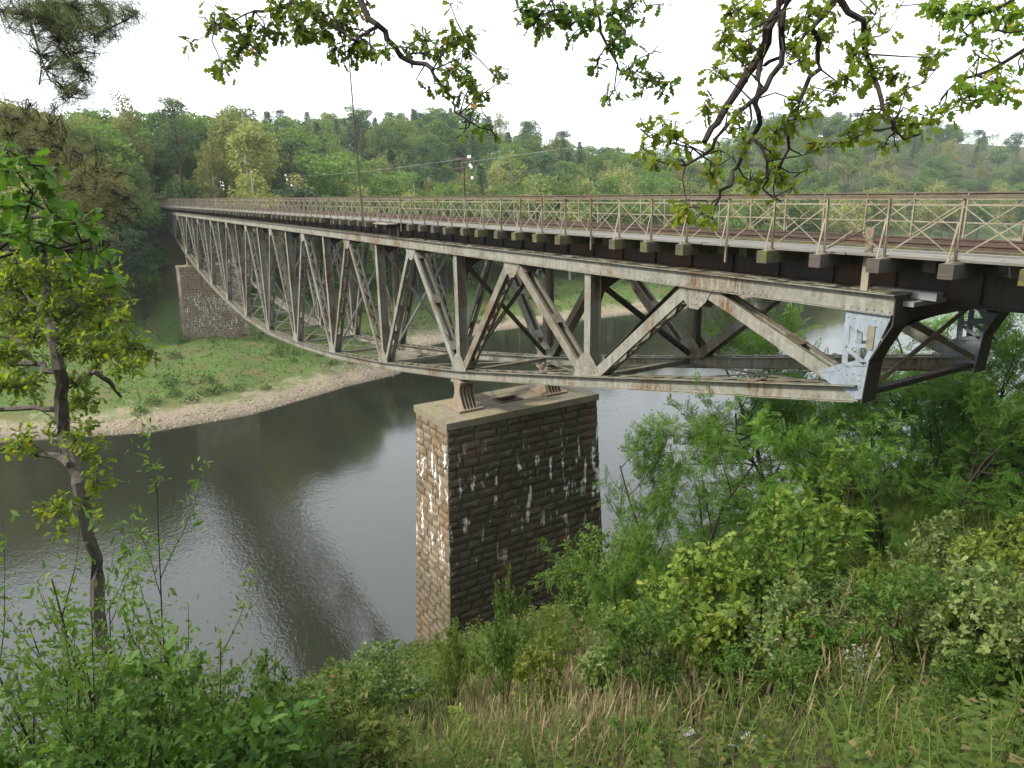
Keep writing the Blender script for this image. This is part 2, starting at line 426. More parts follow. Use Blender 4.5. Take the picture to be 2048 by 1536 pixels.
R1 = random.Random(3)
batt_up = MB().box((0, -.17, -.008), (.45, .17, .008)).mesh('batten', M_STEEL)
# zig-zag batten of the chord troughs
zz = MB().bar((.02, -.24, 0), (.43, .24, 0), .11, .014, (0, 0, 1)); zz = MB().bar((.03, -.26, 0), (.42, .26, 0), .016, .12, (0, 0, 1)).mesh('batten', M_STEEL)
rivet_me = MB().tube([(0, 0, 0), (-.012, 0, 0), (-.02, 0, 0)], [.018, .015, .006], 6)

class Riv:                        # rows of rivet heads on the outer faces
    def __init__(s): s.mb = MB()
    def add(s, x, y, z, r=.019):
        s.mb.tube([(x, y, z), (x-.010, y, z), (x-.018, y, z)], [r, r*.85, r*.35], 6)

def truss(near):
    """one truss: xo outer face, xi inner face"""
    s = 1 if near else -1
    xo = .25 if near else 2*XC-.25
    xi = xo + s*.45
    xa, xb = min(xo, xi), max(xo, xi)
    # upper chord: two webs with flanges, battens on top
    u = MB()
    for x0 in (xa, xb-.03): u.box((x0, Y0, ZUB), (x0+.03, Y1, ZT-.022))
    for (x0, x1) in ((xa-.11, xa+.14), (xb-.14, xb+.11)):
        u.box((x0, Y0-.03, ZT-.022), (x1, Y1+.03, ZT))
    for (x0, x1) in ((xa-.09, xa), (xb, xb+.09)):
        u.box((x0, Y0, ZUB-.0), (x1, Y1, ZUB+.018))
    for k in range(9):            # splice plates on the outer web
        ys = Y0+4+k*13.1; xs = xo - s*.012
        u.box((min(xs, xo), ys, ZUB+.03), (max(xs, xo), ys+.9, ZT-.03))
    uo = B(u, 'upper_chord', M_STEEL)
    ys = np.arange(Y0+.35, Y1-.2, .98)
    if near:
        for k, y in enumerate(ys):
            solid = y < Y0+.6 or k % 3 == 0 or y > 40 and k % 2 == 0
            if solid: link('batten', batt_up, uo, (xa, y, ZT+.006), None, (1, 1.5 if y < Y0+.6 else 1.0, 1))
            else: link('batten', zz, uo, (xa, y, ZT+.012), (0, 0, 0), (1, 1 if k % 2 else -1, 1))
    else:
        m = MB()
        for y in ys: m.box((xa, y-.17, ZT+.002), (xb, y+.17, ZT+.014))
        b_ = link('batten', m.mesh('batten', M_STEEL), uo); b_['kind'] = 'stuff'
    # lower chord: straight between its nodes
    l = MB()
    nodes = [(LY(i), ZL[i]) for i in range(-1, 13)]
    for (ya, za), (yb, zb) in zip(nodes[:-1], nodes[1:]):
        for x0 in (xa+.015, xb-.015): l.bar((x0, ya, za-.2), (x0, yb, zb-.2), .03, .36, (1, 0, 0))
        for x0 in (xa-.02, xb+.02): l.bar((x0, ya, za-.009), (x0, yb, zb-.009), .24, .018, (1, 0, 0))
        for x0 in (xa-.055, xb+.055): l.bar((x0, ya, za-.37), (x0, yb, zb-.37), .11, .018, (1, 0, 0))
    lo = B(l, 'lower_chord', M_STEEL)
    mm = MB()
    for (ya, za), (yb, zb) in zip(nodes[:-1], nodes[1:]):
        n = max(3, int(round((yb-ya)/.98)))
        for k in range(1, n):
            t = (k)/n; y = ya+(yb-ya)*t; z = za+(zb-za)*t; an = math.atan2(zb-za, yb-ya)
            if near: link('batten', zz if k % 3 else batt_up, lo, (xa, y, z+.012), (an, 0, 0), (1, 1 if k % 2 else -1, 1))
            else: mm.bar((xa, y-.2, z+.01), (xb, y+.2, z+.01), .014, .12, (0, 0, 1))
    if not near:
        b_ = link('batten', mm.mesh('batten', M_STEEL), lo); b_['kind'] = 'stuff'
    # verticals
    for i in range(0, 12):
        y = LY(i); z0, z1 = ZL[i]+.01, ZUB
        v = MB()
        v.box((xa+.005, y-.16, z0), (xa+.035, y+.16, z1)); v.box((xb-.035, y-.16, z0), (xb-.005, y+.16, z1))
        v.box((xa+.035, y-.02, z0), (xb-.035, y+.02, z1))
        for a_ in (xa+.035, xb-.105): v.box((a_, y-.03, z0), (a_+.07, y-.02, z1)); v.box((a_, y+.02, z0), (a_+.07, y+.03, z1))
        B(v, 'vertical', M_STEEL if near else M_STEEL2)
    # diagonals: two channels joined by battens or zig-zag lacing
    for i in range(-1, 13):
        for sd in (-.5, .5):
            if i == -1 and sd < 0 or i == 12 and sd > 0: continue
            yu = YI(i+sd) if 0 <= i <= 11 else (YI(-.5) if i == -1 else YI(11.5))
            sg = 1 if yu > LY(i) else -1
            pu = Vector((0, yu - sg*.16, ZUB+.06)); pl = Vector((0, LY(i)+sg*(.34 if 0 <= i <= 11 else .75), ZL[i]+(.05 if 0 <= i <= 11 else .08)))
            d = (pl-pu); L = d.length; dn = d.normalized(); nn = Vector((0, -dn.z, dn.y))
            if nn.z < 0: nn = -nn
            W = .32 if 0 <= i <= 1 or i == -1 else .235
            m = MB()
            for x0, xs in ((xa+.02, 1), (xb-.02, -1)):
                o_ = Vector((x0, 0, 0)); m.bar(pu+o_, pl+o_, .028, W, (1, 0, 0))
                for e in (-1, 1):
                    of = Vector((x0+xs*.045, 0, 0)) + nn*(e*(W/2-.009)); m.bar(pu+of, pl+of, .09, .018, (1, 0, 0))
            dg = B(m, 'diagonal', M_STEEL2 if (i+(sd > 0)) % 2 else M_STEEL)
            laced = (sd > 0) if 2 <= i <= 9 else (sd < 0 and i in (0, 1)) or (sd > 0 and i in (10, 11))
            lm = MB(); single = near and i <= 3
            def piece(nm, *a):
                if single: link(nm, MB().bar(*a).mesh(nm, M_STEEL2 if laced else M_STEEL), dg)
                else: lm.bar(*a)
            for e in ((-1, 1) if near else (1,)):
                off = nn*(e*(W/2+.004))
                if laced:
                    st = .66; n = int(L/st)
                    for k in range(1, n-1):
                        a_ = pu+dn*(k*st)+off; b_ = pu+dn*((k+1)*st)+off
                        x0, x1 = (xa+.05, xb-.05) if k % 2 else (xb-.05, xa+.05)
                        piece('lacing_bar', a_+Vector((x0, 0, 0)), b_+Vector((x1, 0, 0)), .012, .09, tuple(nn))
                    ks = (.4, L-.6)
                else:
                    ks = np.arange(.55, L-.3, 1.75 if i > 1 else 2.5)
                for k in ks:
                    a_ = pu+dn*(k-.22)+off; b_ = pu+dn*(k+.22)+off
                    piece('batten_plate', a_+Vector(((xa+xb)/2, 0, 0)), b_+Vector(((xa+xb)/2, 0, 0)), .44, .014, (1, 0, 0))
            if lm.v: link('lacing', lm.mesh('lacing', M_STEEL2 if laced else M_STEEL), dg)['kind'] = 'stuff'
    # gusset plates at the nodes
    gm = -s*.008
    for i in range(-1, 12):
        y = YI(i+.5); 
        for xx, in ((xo+gm,), (xi-gm,)):
            g = MB().prism([(y-.62, ZUB+.05), (y+.62, ZUB+.05), (y+.42, ZUB-.32), (y+.16, ZUB-.55), (y-.16, ZUB-.55), (y-.42, ZUB-.32)], 0, xx-.007, xx+.007)
            B(g, 'gusset', M_STEEL)
    for i in range(0, 12):
        y = LY(i); z = ZL[i]
        dl = (ZL[i-1]-z)/(LY(i)-LY(i-1)); dr = (ZL[i+1]-z)/(LY(i+1)-LY(i))
        for xx in (xo+gm, xi-gm):
            g = MB().prism([(y-.72, z+.72*dl-.1), (y, z-.14), (y+.72, z+.72*dr-.1), (y+.55, z+.42), (y+.2, z+.75), (y-.2, z+.75), (y-.55, z+.42)], 0, xx-.007, xx+.007)
            B(g, 'gusset', M_STEEL)
    return uo, lo
up_near, low_near = truss(True)
up_far, low_far = truss(False)

# rivet heads on the near truss, where they can be seen
rv = Riv()
for y in np.arange(Y0+.08, 30, .17):
    if (y-Y0) % 3.1 < 1.2:
        rv.add(.238, y, ZUB+.07); rv.add(.238, y+.08, ZT-.075)
for y in np.arange(LY(-1)+.1, YI(1), .15):
    j = 0 if y > YI(0) else -1
    t = (y-LY(j))/(LY(j+1)-LY(j)); z = ZL[j]+(ZL[j+1]-ZL[j])*t
    if (y-8) % 4.4 < 2.3: rv.add(.25, y, z-.10, .016); rv.add(.25, y+.07, z-.30, .016)
for i in range(-1, 3):
    y = YI(i+.5)
    for a in (-.45, -.3, -.15, 0, .15, .3, .45): rv.add(.234, y+a, ZUB-.08, .017)
    for a in (-.25, -.1, .1, .25): rv.add(.234, y+a, ZUB-.26, .017); rv.add(.234, y+a*.4, ZUB-.42, .017)
    if i >= 0:
        y = LY(i); z = ZL[i]
        for a in (-.45, -.3, -.15, 0, .15, .3, .45): rv.add(.234, y+a, z+.12+abs(a)*.2, .017)
        for a in (-.3, -.12, .12, .3): rv.add(.234, y+a, z+.36, .017); rv.add(.234, y+a*.5, z+.58, .017)
ro = B(rv.mb, 'rivets', M_STEEL); ro['kind'] = 'stuff'

# braced end posts in pale blue primer (both trusses, lake end nearest the camera)
for near in (True, False):
    s = 1 if near else -1
    for fi, xf in enumerate(((.235 if near else 2*XC-.235), (.715 if near else 2*XC-.715))):
        m = MB(); x0, x1 = xf-.012, xf+.012
        m.prism([(9.08, ZUB+.03), (8.05, ZUB+.03), (8.16, ZUB-.28), (8.30, -1.86), (8.52, -1.74), (8.62, -1.60), (9.06, -1.45)], 0, x0, x1)
        m.prism([(9.62, -2.62), (9.05, -2.34), (8.86, -2.42), (8.52, -2.12), (8.44, -2.16), (8.50, -3.02), (8.62, -3.05), (8.95, -2.9), (9.3, -2.83)], 0, x0, x1)
        m.prism([(9.09, -1.44), (8.955, -1.48), (8.90, -2.40), (9.04, -2.36)], 0, x0+.002, x1-.002)
        m.prism([(8.40, -1.8), (8.28, -1.8), (8.42, -2.2), (8.55, -2.14)], 0, x0+.002, x1-.002)
        for (a, b) in (((9.0, -1.93), (8.42, -1.84)), ((8.99, -1.97), (8.50, -2.24)), ((8.97, -2.33), (8.48, -2.24))):
            xo_ = xf + (-.02 if near else .02)*(1 if fi == 0 else -1)
            m.bar((xo_, *a), (xo_, *b), .014, .085, (1, 0, 0))
        op = B(m, 'end_post', M_BLUE)
        if near and fi == 0:
            op['label'] = 'pale blue braced end post plate'
            r2 = Riv()
            for (y, z) in ((9.0, -1.3), (8.86, -1.31), (8.4, -1.3), (8.27, -1.3), (8.35, -1.42), (8.46, -1.52), (9.0, -1.93), (8.99, -2.33), (8.52, -2.24), (8.44, -1.84),
                           (8.6, -2.5), (8.75, -2.5), (8.6, -2.62), (8.75, -2.62), (8.9, -2.55), (9.1, -2.5), (9.25, -2.55), (9.4, -2.6), (8.56, -2.75), (8.7, -2.77)):
                r2.add(xf-.012, y, z, .021)
            link('rivets', r2.mb.mesh('rivets', M_BLUE), op)
            rp = MB().box((xf-.032, 8.37, -1.92), (xf-.018, 8.53, -1.42)); link('splice_plate', rp.mesh('splice_plate', M_STEEL2), op)
    # dark end plate between the two faces, facing the bank
    xa, xb = (.25, .70) if near else (2*XC-.70, 2*XC-.25)
    m = MB()
    pts = [(8.04, ZT-.03), (8.03, ZUB-.2), (8.28, -1.85), (8.44, -2.2), (8.48, -2.75), (8.5, -3.12)]
    for (a, b) in zip(pts[:-1], pts[1:]): m.bar(((xa+xb)/2, *a), ((xa+xb)/2, *b), .50, .03, (1, 0, 0))
    B(m, 'end_plate', M_DARK)

# cross girders, cross frames, laterals
for k in range(0, 25):
    y = YI(k/2-.5)
    if not (Y0+1 < y < Y1-1): continue
    m = MB().box((.70, y-.012, -1.42), (2*XC-.70, y+.012, -.87))
    for z in (-.885, -1.42): m.box((.70, y-.13, z), (2*XC-.70, y+.13, z+.02))
    if k % 2:
        for s in (1, -1):           # knee brackets at the verticals
            px = .70 if s > 0 else 2*XC-.70
            m.prism([(px, -1.42), (px+s*.95, -1.42), (px+s*.28, -1.75), (px+s*.03, -2.35), (px, -2.35)], 1, y-.015, y+.015)
    B(m, 'cross_girder', M_DARK)
for i in range(0, 12):
    y = LY(i); z0 = ZL[i]; wd = .2 if i < 2 else .13
    mt = M_DARK if i < 2 else M_GREYBRACE
    for (x0, x1, dy) in ((.68, 2*XC-.68, -.035), (2*XC-.68, .68, .035)):
        m = MB().bar((x0, y+dy, -1.5), (x1, y+dy, z0+.15), wd, .04, (0, .01, 1) if False else (1, 0, 1))
        m.bar((x0, y+dy, -1.5), (x1, y+dy, z0+.15), .05, wd*.8, (1, 0, 1))
        B(m, 'sway_brace', mt)
    m = MB().bar((.66, y, z0-.12), (2*XC-.66, y, z0-.12), .2, .16, (0, 1, 0)); B(m, 'bottom_strut', M_STEEL2)
for i in range(-1, 12):
    for a, b in ((0, 1), (1, 0)):
        xs = (.7, 2*XC-.7)
        m = MB().bar((xs[a], LY(i)+.2, ZL[i]-.2-.03*a), (xs[b], LY(i+1)-.2, ZL[i+1]-.2-.03*a), .12, .03, (1, 0, 0)); B(m, 'bottom_lateral', M_STEEL2)
        if i % 1 == 0:
            m = MB().bar((xs[a], LY(i)+.2, ZT-.22-.03*a), (xs[b], LY(i+1)-.2, ZT-.22-.03*a), .12, .03, (1, 0, 0)); B(m, 'top_lateral', M_DARK)
# arched end girder and its bracing
arc = [(.72, -.87), (2*XC-.72, -.87)] + [(XC + (XC-.72)*math.cos(t), -1.58 + .24*math.sin(t)) for t in np.linspace(0, math.pi, 15)]
m = MB().prism(arc, 1, 8.28, 8.31); m.box((.72, 8.14, -.89), (2*XC-.72, 8.45, -.87))
for t0, t1 in zip(np.linspace(0, math.pi, 15)[:-1], np.linspace(0, math.pi, 15)[1:]):
    m.bar((XC+(XC-.72)*math.cos(t0), 8.295, -1.59+.24*math.sin(t0)), (XC+(XC-.72)*math.cos(t1), 8.295, -1.59+.24*math.sin(t1)), .24, .02, (0, 1, 0))
B(m, 'end_girder', M_DARK)
for (a, b, dy) in (((.72, -2.75), (XC+1.3, -1.42), 0), ((2*XC-.72, -2.75), (XC-1.3, -1.42), .06)):
    B(MB().bar((a[0], 8.5+dy, a[1]), (b[0], 8.5+dy, b[1]), .03, .12, (0, 1, 0)), 'end_brace', M_IRON)
B(MB().bar((.72, 8.62, -2.95), (2*XC-.72, 8.62, -2.95), .16, .12, (0, 1, 0)), 'bottom_strut', M_DARK)

# stringers under the track, running on over the bank as the approach span
for x in (1.9, 2*XC-1.9):
    m = MB().box((x-.012, Y0-.1, -.86), (x+.012, 152, -.29))
    for z in (-.31, -.86): m.box((x-.13, Y0-.1, z), (x+.13, 152, z+.02))
    for y in np.arange(9, 150, 1.55): m.box((x-.10, y, -.84), (x-.012, y+.02, -.31)) 
    B(m, 'stringer', M_DARK)
    m = MB().box((x-.02, -12, -1.04), (x+.02, Y0-.12, -.30))
    for z in (-.31, -1.04): m.box((x-.16, -12, z), (x+.16, Y0-.12, z+.025))
    for y in np.arange(-11, 8, 1.4): m.box((x-.12, y, -1.0), (x-.02, y+.02, -.31))
    B(m, 'approach_girder', M_DARK)
B(MB().box((.82, 7.55, -.86), (1.05, 8.9, -.70)).box((.5, 7.8, -.98), (1.7, 8.3, -.88)), 'bearing_bracket', M_GREYBRACE)

# rails
def railprof(h=.16, w=.07):
    m = MB(); m.box((-.065, -12, 0), (.065, 152, .018)); m.box((-.010, -12, .018), (.010, 152, h-.04)); m.box((-w/2, -12, h-.04), (w/2, 152, h)); return m.mesh('rail', M_RAIL)
rm = railprof()
for x in (XC-.752, XC+.752): Binst('rail', rm, br, (x, 0, .035))
gm_ = railprof(.13, .06)
for x in (XC-.50, XC+.50): Binst('guard_rail', gm_, br, (x, 0, .02))
m = MB().box((-.09, -12, 0), (.09, 152, .075)).mesh('edge_timber', M_SLEEPER)
Binst('edge_timber', m, br, (XC-1.02, 0, .012)); Binst('edge_timber', m, br, (XC+1.02, 0, .012))

# sleepers: long ones carry the railing posts, short ones between
S_, YR = 1.3463, 6.8904
ls = MB().box((-.30, -.135, -.27), (2*XC+.30, .135, 0)).mesh('sleeper', M_SLEEPER)
ss = MB().box((.55, -.12, -.26), (2*XC-.55, .12, -.005)).mesh('sleeper', M_SLEEPER)
for n in range(-8, 107):
    y = YR+n*S_
    miss = n in (4, 8, 19, 27, 38)
    Binst('sleeper', ss if miss else ls, br, (R1.uniform(-.06, .06), y+R1.uniform(-.03, .03), R1.uniform(-.012, 0)), (0, 0, R1.uniform(-.012, .012)))
    Binst('sleeper', ss, br, (R1.uniform(-.1, .1), y+S_/2+R1.uniform(-.04, .04), R1.uniform(-.012, 0)), (0, 0, R1.uniform(-.015, .015)))
# walkway boards
pl = [MB().box((-.108, -2.0, 0), (.108, 2.0, .045)).mesh('board', M_PLANK) for _ in range(1)][0]
for r in range(6):
    for k in range(36):
        y = -5 + k*4.03 + (r % 2)*1.2
        if r == 5 and R1.random() < .12: continue
        Binst('board', pl, br, (.16+r*.232, y, .004+R1.uniform(0, .012)), (R1.uniform(-.002, .002), R1.uniform(-.01, .01), R1.uniform(-.002, .002)))
for r in range(2):
    for k in range(36):
        Binst('board', pl, br, (2*XC-.4-r*.66, -5+k*4.03, .004+R1.uniform(0, .01)), None, (2.9, 1, 1))

# railings
def make_railing(near):
    s = 1 if near else -1
    x = 0. if near else 2*XC
    root = empty('railing', Vector((x, 0, 0))-bloc, br)
    r = MB()
    r.box((-.035, -10, 1.165), (.035, 152, 1.2)); r.box((-.035*s-.006, -10, 1.135), (-.035*s+.006, 152, 1.165)); link('handrail', r.mesh('handrail', M_RAILTOP), root)
    r = MB().box((-.008+.02*s, -10, 1.01), (.008+.02*s, 152, 1.045)); link('middle_rail', r.mesh('middle_rail', M_RAILING), root)
    if not near:
        r = MB().box((-.008, -10, .43), (.008, 152, .46)); link('lower_rail', r.mesh('lower_rail', M_RAILING), root)
    p = MB()
    p.box((-.022, -.022, -.02), (.022, -.014, 1.17)); p.box((-.022, -.022, -.02), (-.014, .022, 1.17))
    p.bar((-.01, .035, .72), (-.19*s, .035, .0), .034, .010, (0, 1, 0)); p.box((-.23*s if s > 0 else -.05, -.06, -.002), (.05 if s > 0 else .23, .06, .012))
    pm = p.mesh('post', M_RAILING)
    pq = MB(); pq.box((-.022, -.022, -.38), (.022, -.014, 1.17)); pq.box((-.022, -.022, -.38), (-.014, .022, 1.17)); pq.bar((-.01, .035, .72), (-.17*s, .035, .02), .034, .010, (0, 1, 0))
    pqm = pq.mesh('post', M_RAILING)
    b = MB(); b.bar((.012*s, .03, 1.0), (.012*s, S_-.03, .10), .006, .026, (1, 0, 0)); b.bar((-.012*s, .03, .10), (-.012*s, S_-.03, 1.0), .006, .020, (1, 0, 0))
    bm_ = b.mesh('cross_brace', M_RAILING)
    for n in range(-8, 107):
        y = YR+n*S_
        link('post', pqm if near and n in (4, 8, 19, 27, 38) else pm, root, (0, y, 0), (R1.uniform(-.012, .012), R1.uniform(-.015, .015), 0))
        link('cross_brace', bm_, root, (0, y, R1.uniform(-.012, .012)))
    return root
rn = make_railing(True); rf = make_railing(False)
# a bent loose bar and a sawn-off stub post
link('loose_bar', MB().bar((-.05, YR+2*S_-.1, .12), (-.05, YR+1.35*S_, .52), .05, .02, (1, 0, 0)).mesh('loose_bar', M_DARK), rn)
B(MB().box((.30, 8.70, ZT), (.36, 8.76, .56)).box((.30, 8.76, ZT), (.312, 8.86, .56)), 'stub_post', M_RAILING)
B(MB().box((.15, 33.3, ZT), (.2, 33.35, -.1)).box((.15, 34.3, ZT), (.2, 34.35, -.05)).box((-.5, 33.0, -.06), (.1, 34.9, -.01)), 'refuge_bracket', M_RAILING)

# ------------------------------------------------------------------ piers
BLK = []
rb = random.Random(21)
for v in range(7):                 # rock-faced block fronts, unit size, bulging out along -Y
    nx_, nz_ = 5, 4; V = []; Fq = []
    for j in range(nz_):
        for i in range(nx_):
            u_, w_2 = i/(nx_-1)-.5, j/(nz_-1)-.5
            edge = i in (0, nx_-1) or j in (0, nz_-1)
            V.append((u_*.945 + (0 if edge else rb.uniform(-.05, .05)), 0. if edge else -rb.uniform(.35, 1.0), w_2*.925))
    for j in range(nz_-1):
        for i in range(nx_-1):
            a = j*nx_+i; Fq.append((a, a+1, a+nx_+1, a+nx_))
    n = len(V); ring = [0, nx_-1, nx_*nz_-1, nx_*(nz_-1)]
    V += [(V[q][0], 1.6, V[q][2]) for q in ring]
    edges = [[j for j in range(nx_)], [j*nx_+nx_-1 for j in range(nz_)], [nx_*nz_-1-j for j in range(nx_)], [nx_*(nz_-1)-j*nx_ for j in range(nz_)]]
    for e, lst in enumerate(edges): Fq.append(tuple(lst[::-1]) + (n+e, n+(e+1) % 4))
    BLK.append((V, Fq))
def blk_mesh(k, mat):
    me = bpy.data.meshes.new('stone'); me.from_pydata(BLK[k][0], [], BLK[k][1]); me.materials.append(mat); me.update(); return me
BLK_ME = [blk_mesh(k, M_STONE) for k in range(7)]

def pier(root, cy, zb, mat, singles):
    """battered shaft under node cy from the cap down to zb"""
    x0, x1, y0, y1, zt = -1.22, 2*XC+1.22, cy-1.62, cy+1.62, -8.36
    bat = .055
    def lims(z):
        o = (zt-z)*bat; return x0-o*.8, x1+o*.8, y0-o*.55, y1+o*.55
    core = MB()
    a = lims(zt); b = lims(zb); e = .10
    ca = [(a[0]+e, a[2]+e), (a[1]-e, a[2]+e), (a[1]-e, a[3]-e), (a[0]+e, a[3]-e)]
    cb = [(b[0]+e, b[2]+e), (b[1]-e, b[2]+e), (b[1]-e, b[3]-e), (b[0]+e, b[3]-e)]
    core.v = [(x, y, zb) for x, y in cb] + [(x, y, zt) for x, y in ca]
    core.f = [(0, 3, 2, 1), (4, 5, 6, 7), (0, 1, 5, 4), (1, 2, 6, 5), (2, 3, 7, 6), (3, 0, 4, 7)]
    def wadd(mb, name, mt): return link(name, mb.mesh(name, mt), root, -Vector(root.location))
    wadd(core, 'core', M_MORTAR)
    # cap: edge slabs round a rendered middle
    cx0, cx1, cy0, cy1 = x0-.08, x1+.08, y0-.08, y1+.08
    z0c, z1c = zt, -8.04
    sl_ = []
    for k in range(7):
        w_ = (cx1-cx0)/7
        for yy in ((cy0, cy0+.75), (cy1-.75, cy1)): sl_.append((cx0+k*w_, yy[0], cx0+(k+1)*w_, yy[1]))
    for xx in ((cx0, cx0+.75), (cx1-.75, cx1)): sl_.append((xx[0], cy0+.75, xx[1], (cy0+cy1)/2)); sl_.append((xx[0], (cy0+cy1)/2, xx[1], cy1-.75))
    for (xa, ya, xb, yb) in sl_:
        wadd(MB().box((xa+.006, ya+.006, z0c), (xb-.006, yb-.006, z1c-rb.uniform(0, .012))), 'cap_slab', M_CAP)
    hx, hy = XC, cy
    mid = MB()
    X0, X1, Yy0, Yy1 = cx0+.755, cx1-.755, cy0+.755, cy1-.755
    for (xa, ya, xb, yb) in ((X0, Yy0, hx-.55, Yy1), (hx+.55, Yy0, X1, Yy1), (hx-.55, Yy0, hx+.55, hy-.35), (hx-.55, hy+.35, hx+.55, Yy1)):
        mid.box((xa, ya, z0c), (xb, yb, z1c-.02))
    wadd(mid, 'cap_infill', M_CAP)
    rim = MB()
    for (xa, ya, xb, yb) in ((hx-.6, hy-.4, hx+.6, hy-.33), (hx-.6, hy+.33, hx+.6, hy+.4), (hx-.6, hy-.33, hx-.53, hy+.33), (hx+.53, hy-.33, hx+.6, hy+.33)): rim.box((xa, ya, z1c-.3), (xb, yb, z1c+.035))
    wadd(rim, 'hatch_frame', M_RAIL)
    # courses
    items = []
    z = zt; course = 0
    while z > zb:
        h = .40 if rb.random() < .6 else .36
        zc = z-h/2; L = lims(zc)
        for face in range(4):
            lo_, hi_ = (L[0], L[1]) if face in (0, 2) else (L[2], L[3])
            u = lo_
            first = True
            while u < hi_-.05:
                wd = rb.uniform(.6, 1.15)
                if first and course % 2: wd *= .55
                first = False
                if hi_-u-wd < .4: wd = hi_-u
                items.append((face, u+wd/2, zc, wd, h, L)); u += wd
        z -= h; course += 1
    rest = MB(); n_single = 0
    vis = [it for it in items if it[0] in (0, 3)]
    for it in items:
        face, u, zc, wd, h, L = it
        k = rb.randrange(7)
        dep = rb.uniform(.035, .085)
        if face == 0: loc, rz = (u, L[2], zc), 0.
        elif face == 2: loc, rz = (u, L[3], zc), math.pi
        elif face == 3: loc, rz = (L[0], u, zc), -math.pi/2
        else: loc, rz = (L[1], u, zc), math.pi/2
        if singles and face in (0, 3) and n_single < 300:
            n_single += 1
            link('stone', BLK_ME[k], root, Vector(loc)-Vector(root.location), (0, 0, rz), (wd, dep, h))
        else:
            c_, s_ = math.cos(rz), math.sin(rz); n0 = len(rest.v)
            for (a, b, c) in BLK[k][0]:
                a *= wd; b *= dep; c *= h
                rest.v.append((loc[0]+a*c_-b*s_, loc[1]+a*s_+b*c_, loc[2]+c))
            rest.f += [tuple(n0+q for q in f) for f in BLK[k][1]]
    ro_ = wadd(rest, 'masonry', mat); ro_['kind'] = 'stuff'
def bearing(parent, x, cy, zlow):
    """ribbed cast-iron rocker under a chord node"""
    r = empty('bridge_bearing', (x, cy, -8.04)); 
    h = zlow+8.04
    m = MB().box((-.62, -.72, 0), (.62, .72, .09)); link('base_plate', m.mesh('base_plate', M_IRON), r)
    for k in range(5):
        xx = -.34+k*.17
        pr = MB().prism([(-.62, .09), (.62, .09), (.52, .22), (.26, h*.5), (.24, h*.72), (.36, h-.16), (-.36, h-.16), (-.24, h*.72), (-.26, h*.5), (-.52, .22)], 0, xx-.022, xx+.022)
        link('rib', pr.mesh('rib', M_IRON), r)
    m = MB().box((-.36, -.16, .09), (.36, .16, h-.16)); link('body', m.mesh('body', M_IRON), r)
    m = MB().box((-.42, -.46, h-.16), (.42, .46, h-.06)); m.box((-.3, -.3, h-.06), (.3, .3, h+.0)); link('saddle', m.mesh('saddle', M_IRON), r)
    return r
pn = empty('stone_pier', (XC, YI(1), -21)); tag(pn, 'near bridge pier of dark sandstone blocks streaked with white lime', 'pier')
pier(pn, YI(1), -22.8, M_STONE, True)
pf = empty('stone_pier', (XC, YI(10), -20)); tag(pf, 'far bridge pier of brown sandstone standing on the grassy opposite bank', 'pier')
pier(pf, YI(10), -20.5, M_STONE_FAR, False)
zlo = ZL[1]-.40
for (x, cyb, lab) in ((.475, YI(1), 'ribbed cast iron bearing on the near pier under the front truss'), (2*XC-.475, YI(1), 'ribbed cast iron bearing on the near pier under the rear truss'),
                      (.475, YI(10), 'cast iron bearing on the far pier under the front truss'), (2*XC-.475, YI(10), 'cast iron bearing on the far pier under the rear truss')):
    tag(bearing(None, x, cyb, zlo), lab, 'bearing', 'bearings under the bridge trusses')
# abutment carrying the far end of the track
ab = MB().box((-1.0, 141, -16), (2*XC+1.0, 146, -.95)).build('abutment', M_STONE_FAR); tag(ab, 'stone abutment under the far end of the bridge', 'abutment')
ab = MB().box((-1.0, -13, -3), (2*XC+1.0, -9, -1.06)).build('abutment', M_STONE_FAR); tag(ab, 'stone abutment under the near end of the bridge', 'abutment')

# telegraph poles on the far railing, the thin leaning mast
def white():
    m, t, out = newmat('porcelain'); N = NT(t); t.links.new(N.principled((.82, .82, .8), .25), out.inputs[0]); return m
M_PORC = white()
def tpole(y, lab, full):
    r = empty('telegraph_pole', (5.72, y, -.3)); tag(r, lab, 'telegraph pole', 'telegraph poles along the bridge')
    link('pole', MB().box((-.045, -.045, 0), (.045, -.03, 3.6)).box((-.045, -.03, 0), (-.03, .045, 3.6)).box((.03, -.03, 0), (.045, .045, 3.6)).mesh('pole', M_RAIL), r)
    for z, dz in ((3.5, .10), (3.02, 0), (2.5, 0)):
        a = MB().bar((-.05, -1.0, z-dz), (-.05, 1.0, z+dz), .02, .05, (1, 0, 0)).mesh('crossarm', M_RAIL); link('crossarm', a, r)
    for (yy, z) in full:
        i_ = MB().tube([(0, 0, 0), (0, 0, .05), (0, 0, .06), (0, 0, .13), (0, 0, .2), (0, 0, .23)], [.02, .02, .07, .08, .055, .03], 8).mesh('insulator', M_PORC, True)
        link('insulator', i_, r, (-.05, yy, z))
    return r
tpole(36.65, 'rusty telegraph pole with three crossarms behind the middle of the railing', [(-.85, 3.42), (-.85, 2.98), (-1.0, 2.87), (-1.05, 2.3), (-.7, 3.42)])
tpole(73.5, 'small telegraph pole behind the railing, left of the tall thin mast', [(.9, 3.5), (.6, 3.05), (-.9, 2.5)])
tpole(108.6, 'distant telegraph pole with white insulators near the far end of the bridge', [(.9, 3.55), (-.85, 3.4), (.7, 3.05), (-.6, 3.05), (-.8, 2.55), (-.95, 3.0)])
ms = empty('thin_mast', (-.12, 37.3, -.3)); tag(ms, 'tall thin rusty mast leaning beside the near railing', 'mast')
link('rod', MB().tube([(0, 0, 0), (0, .2, 3.0), (0, .45, 8.8)], [.055, .045, .03], 6).mesh('rod', M_RAIL), ms)
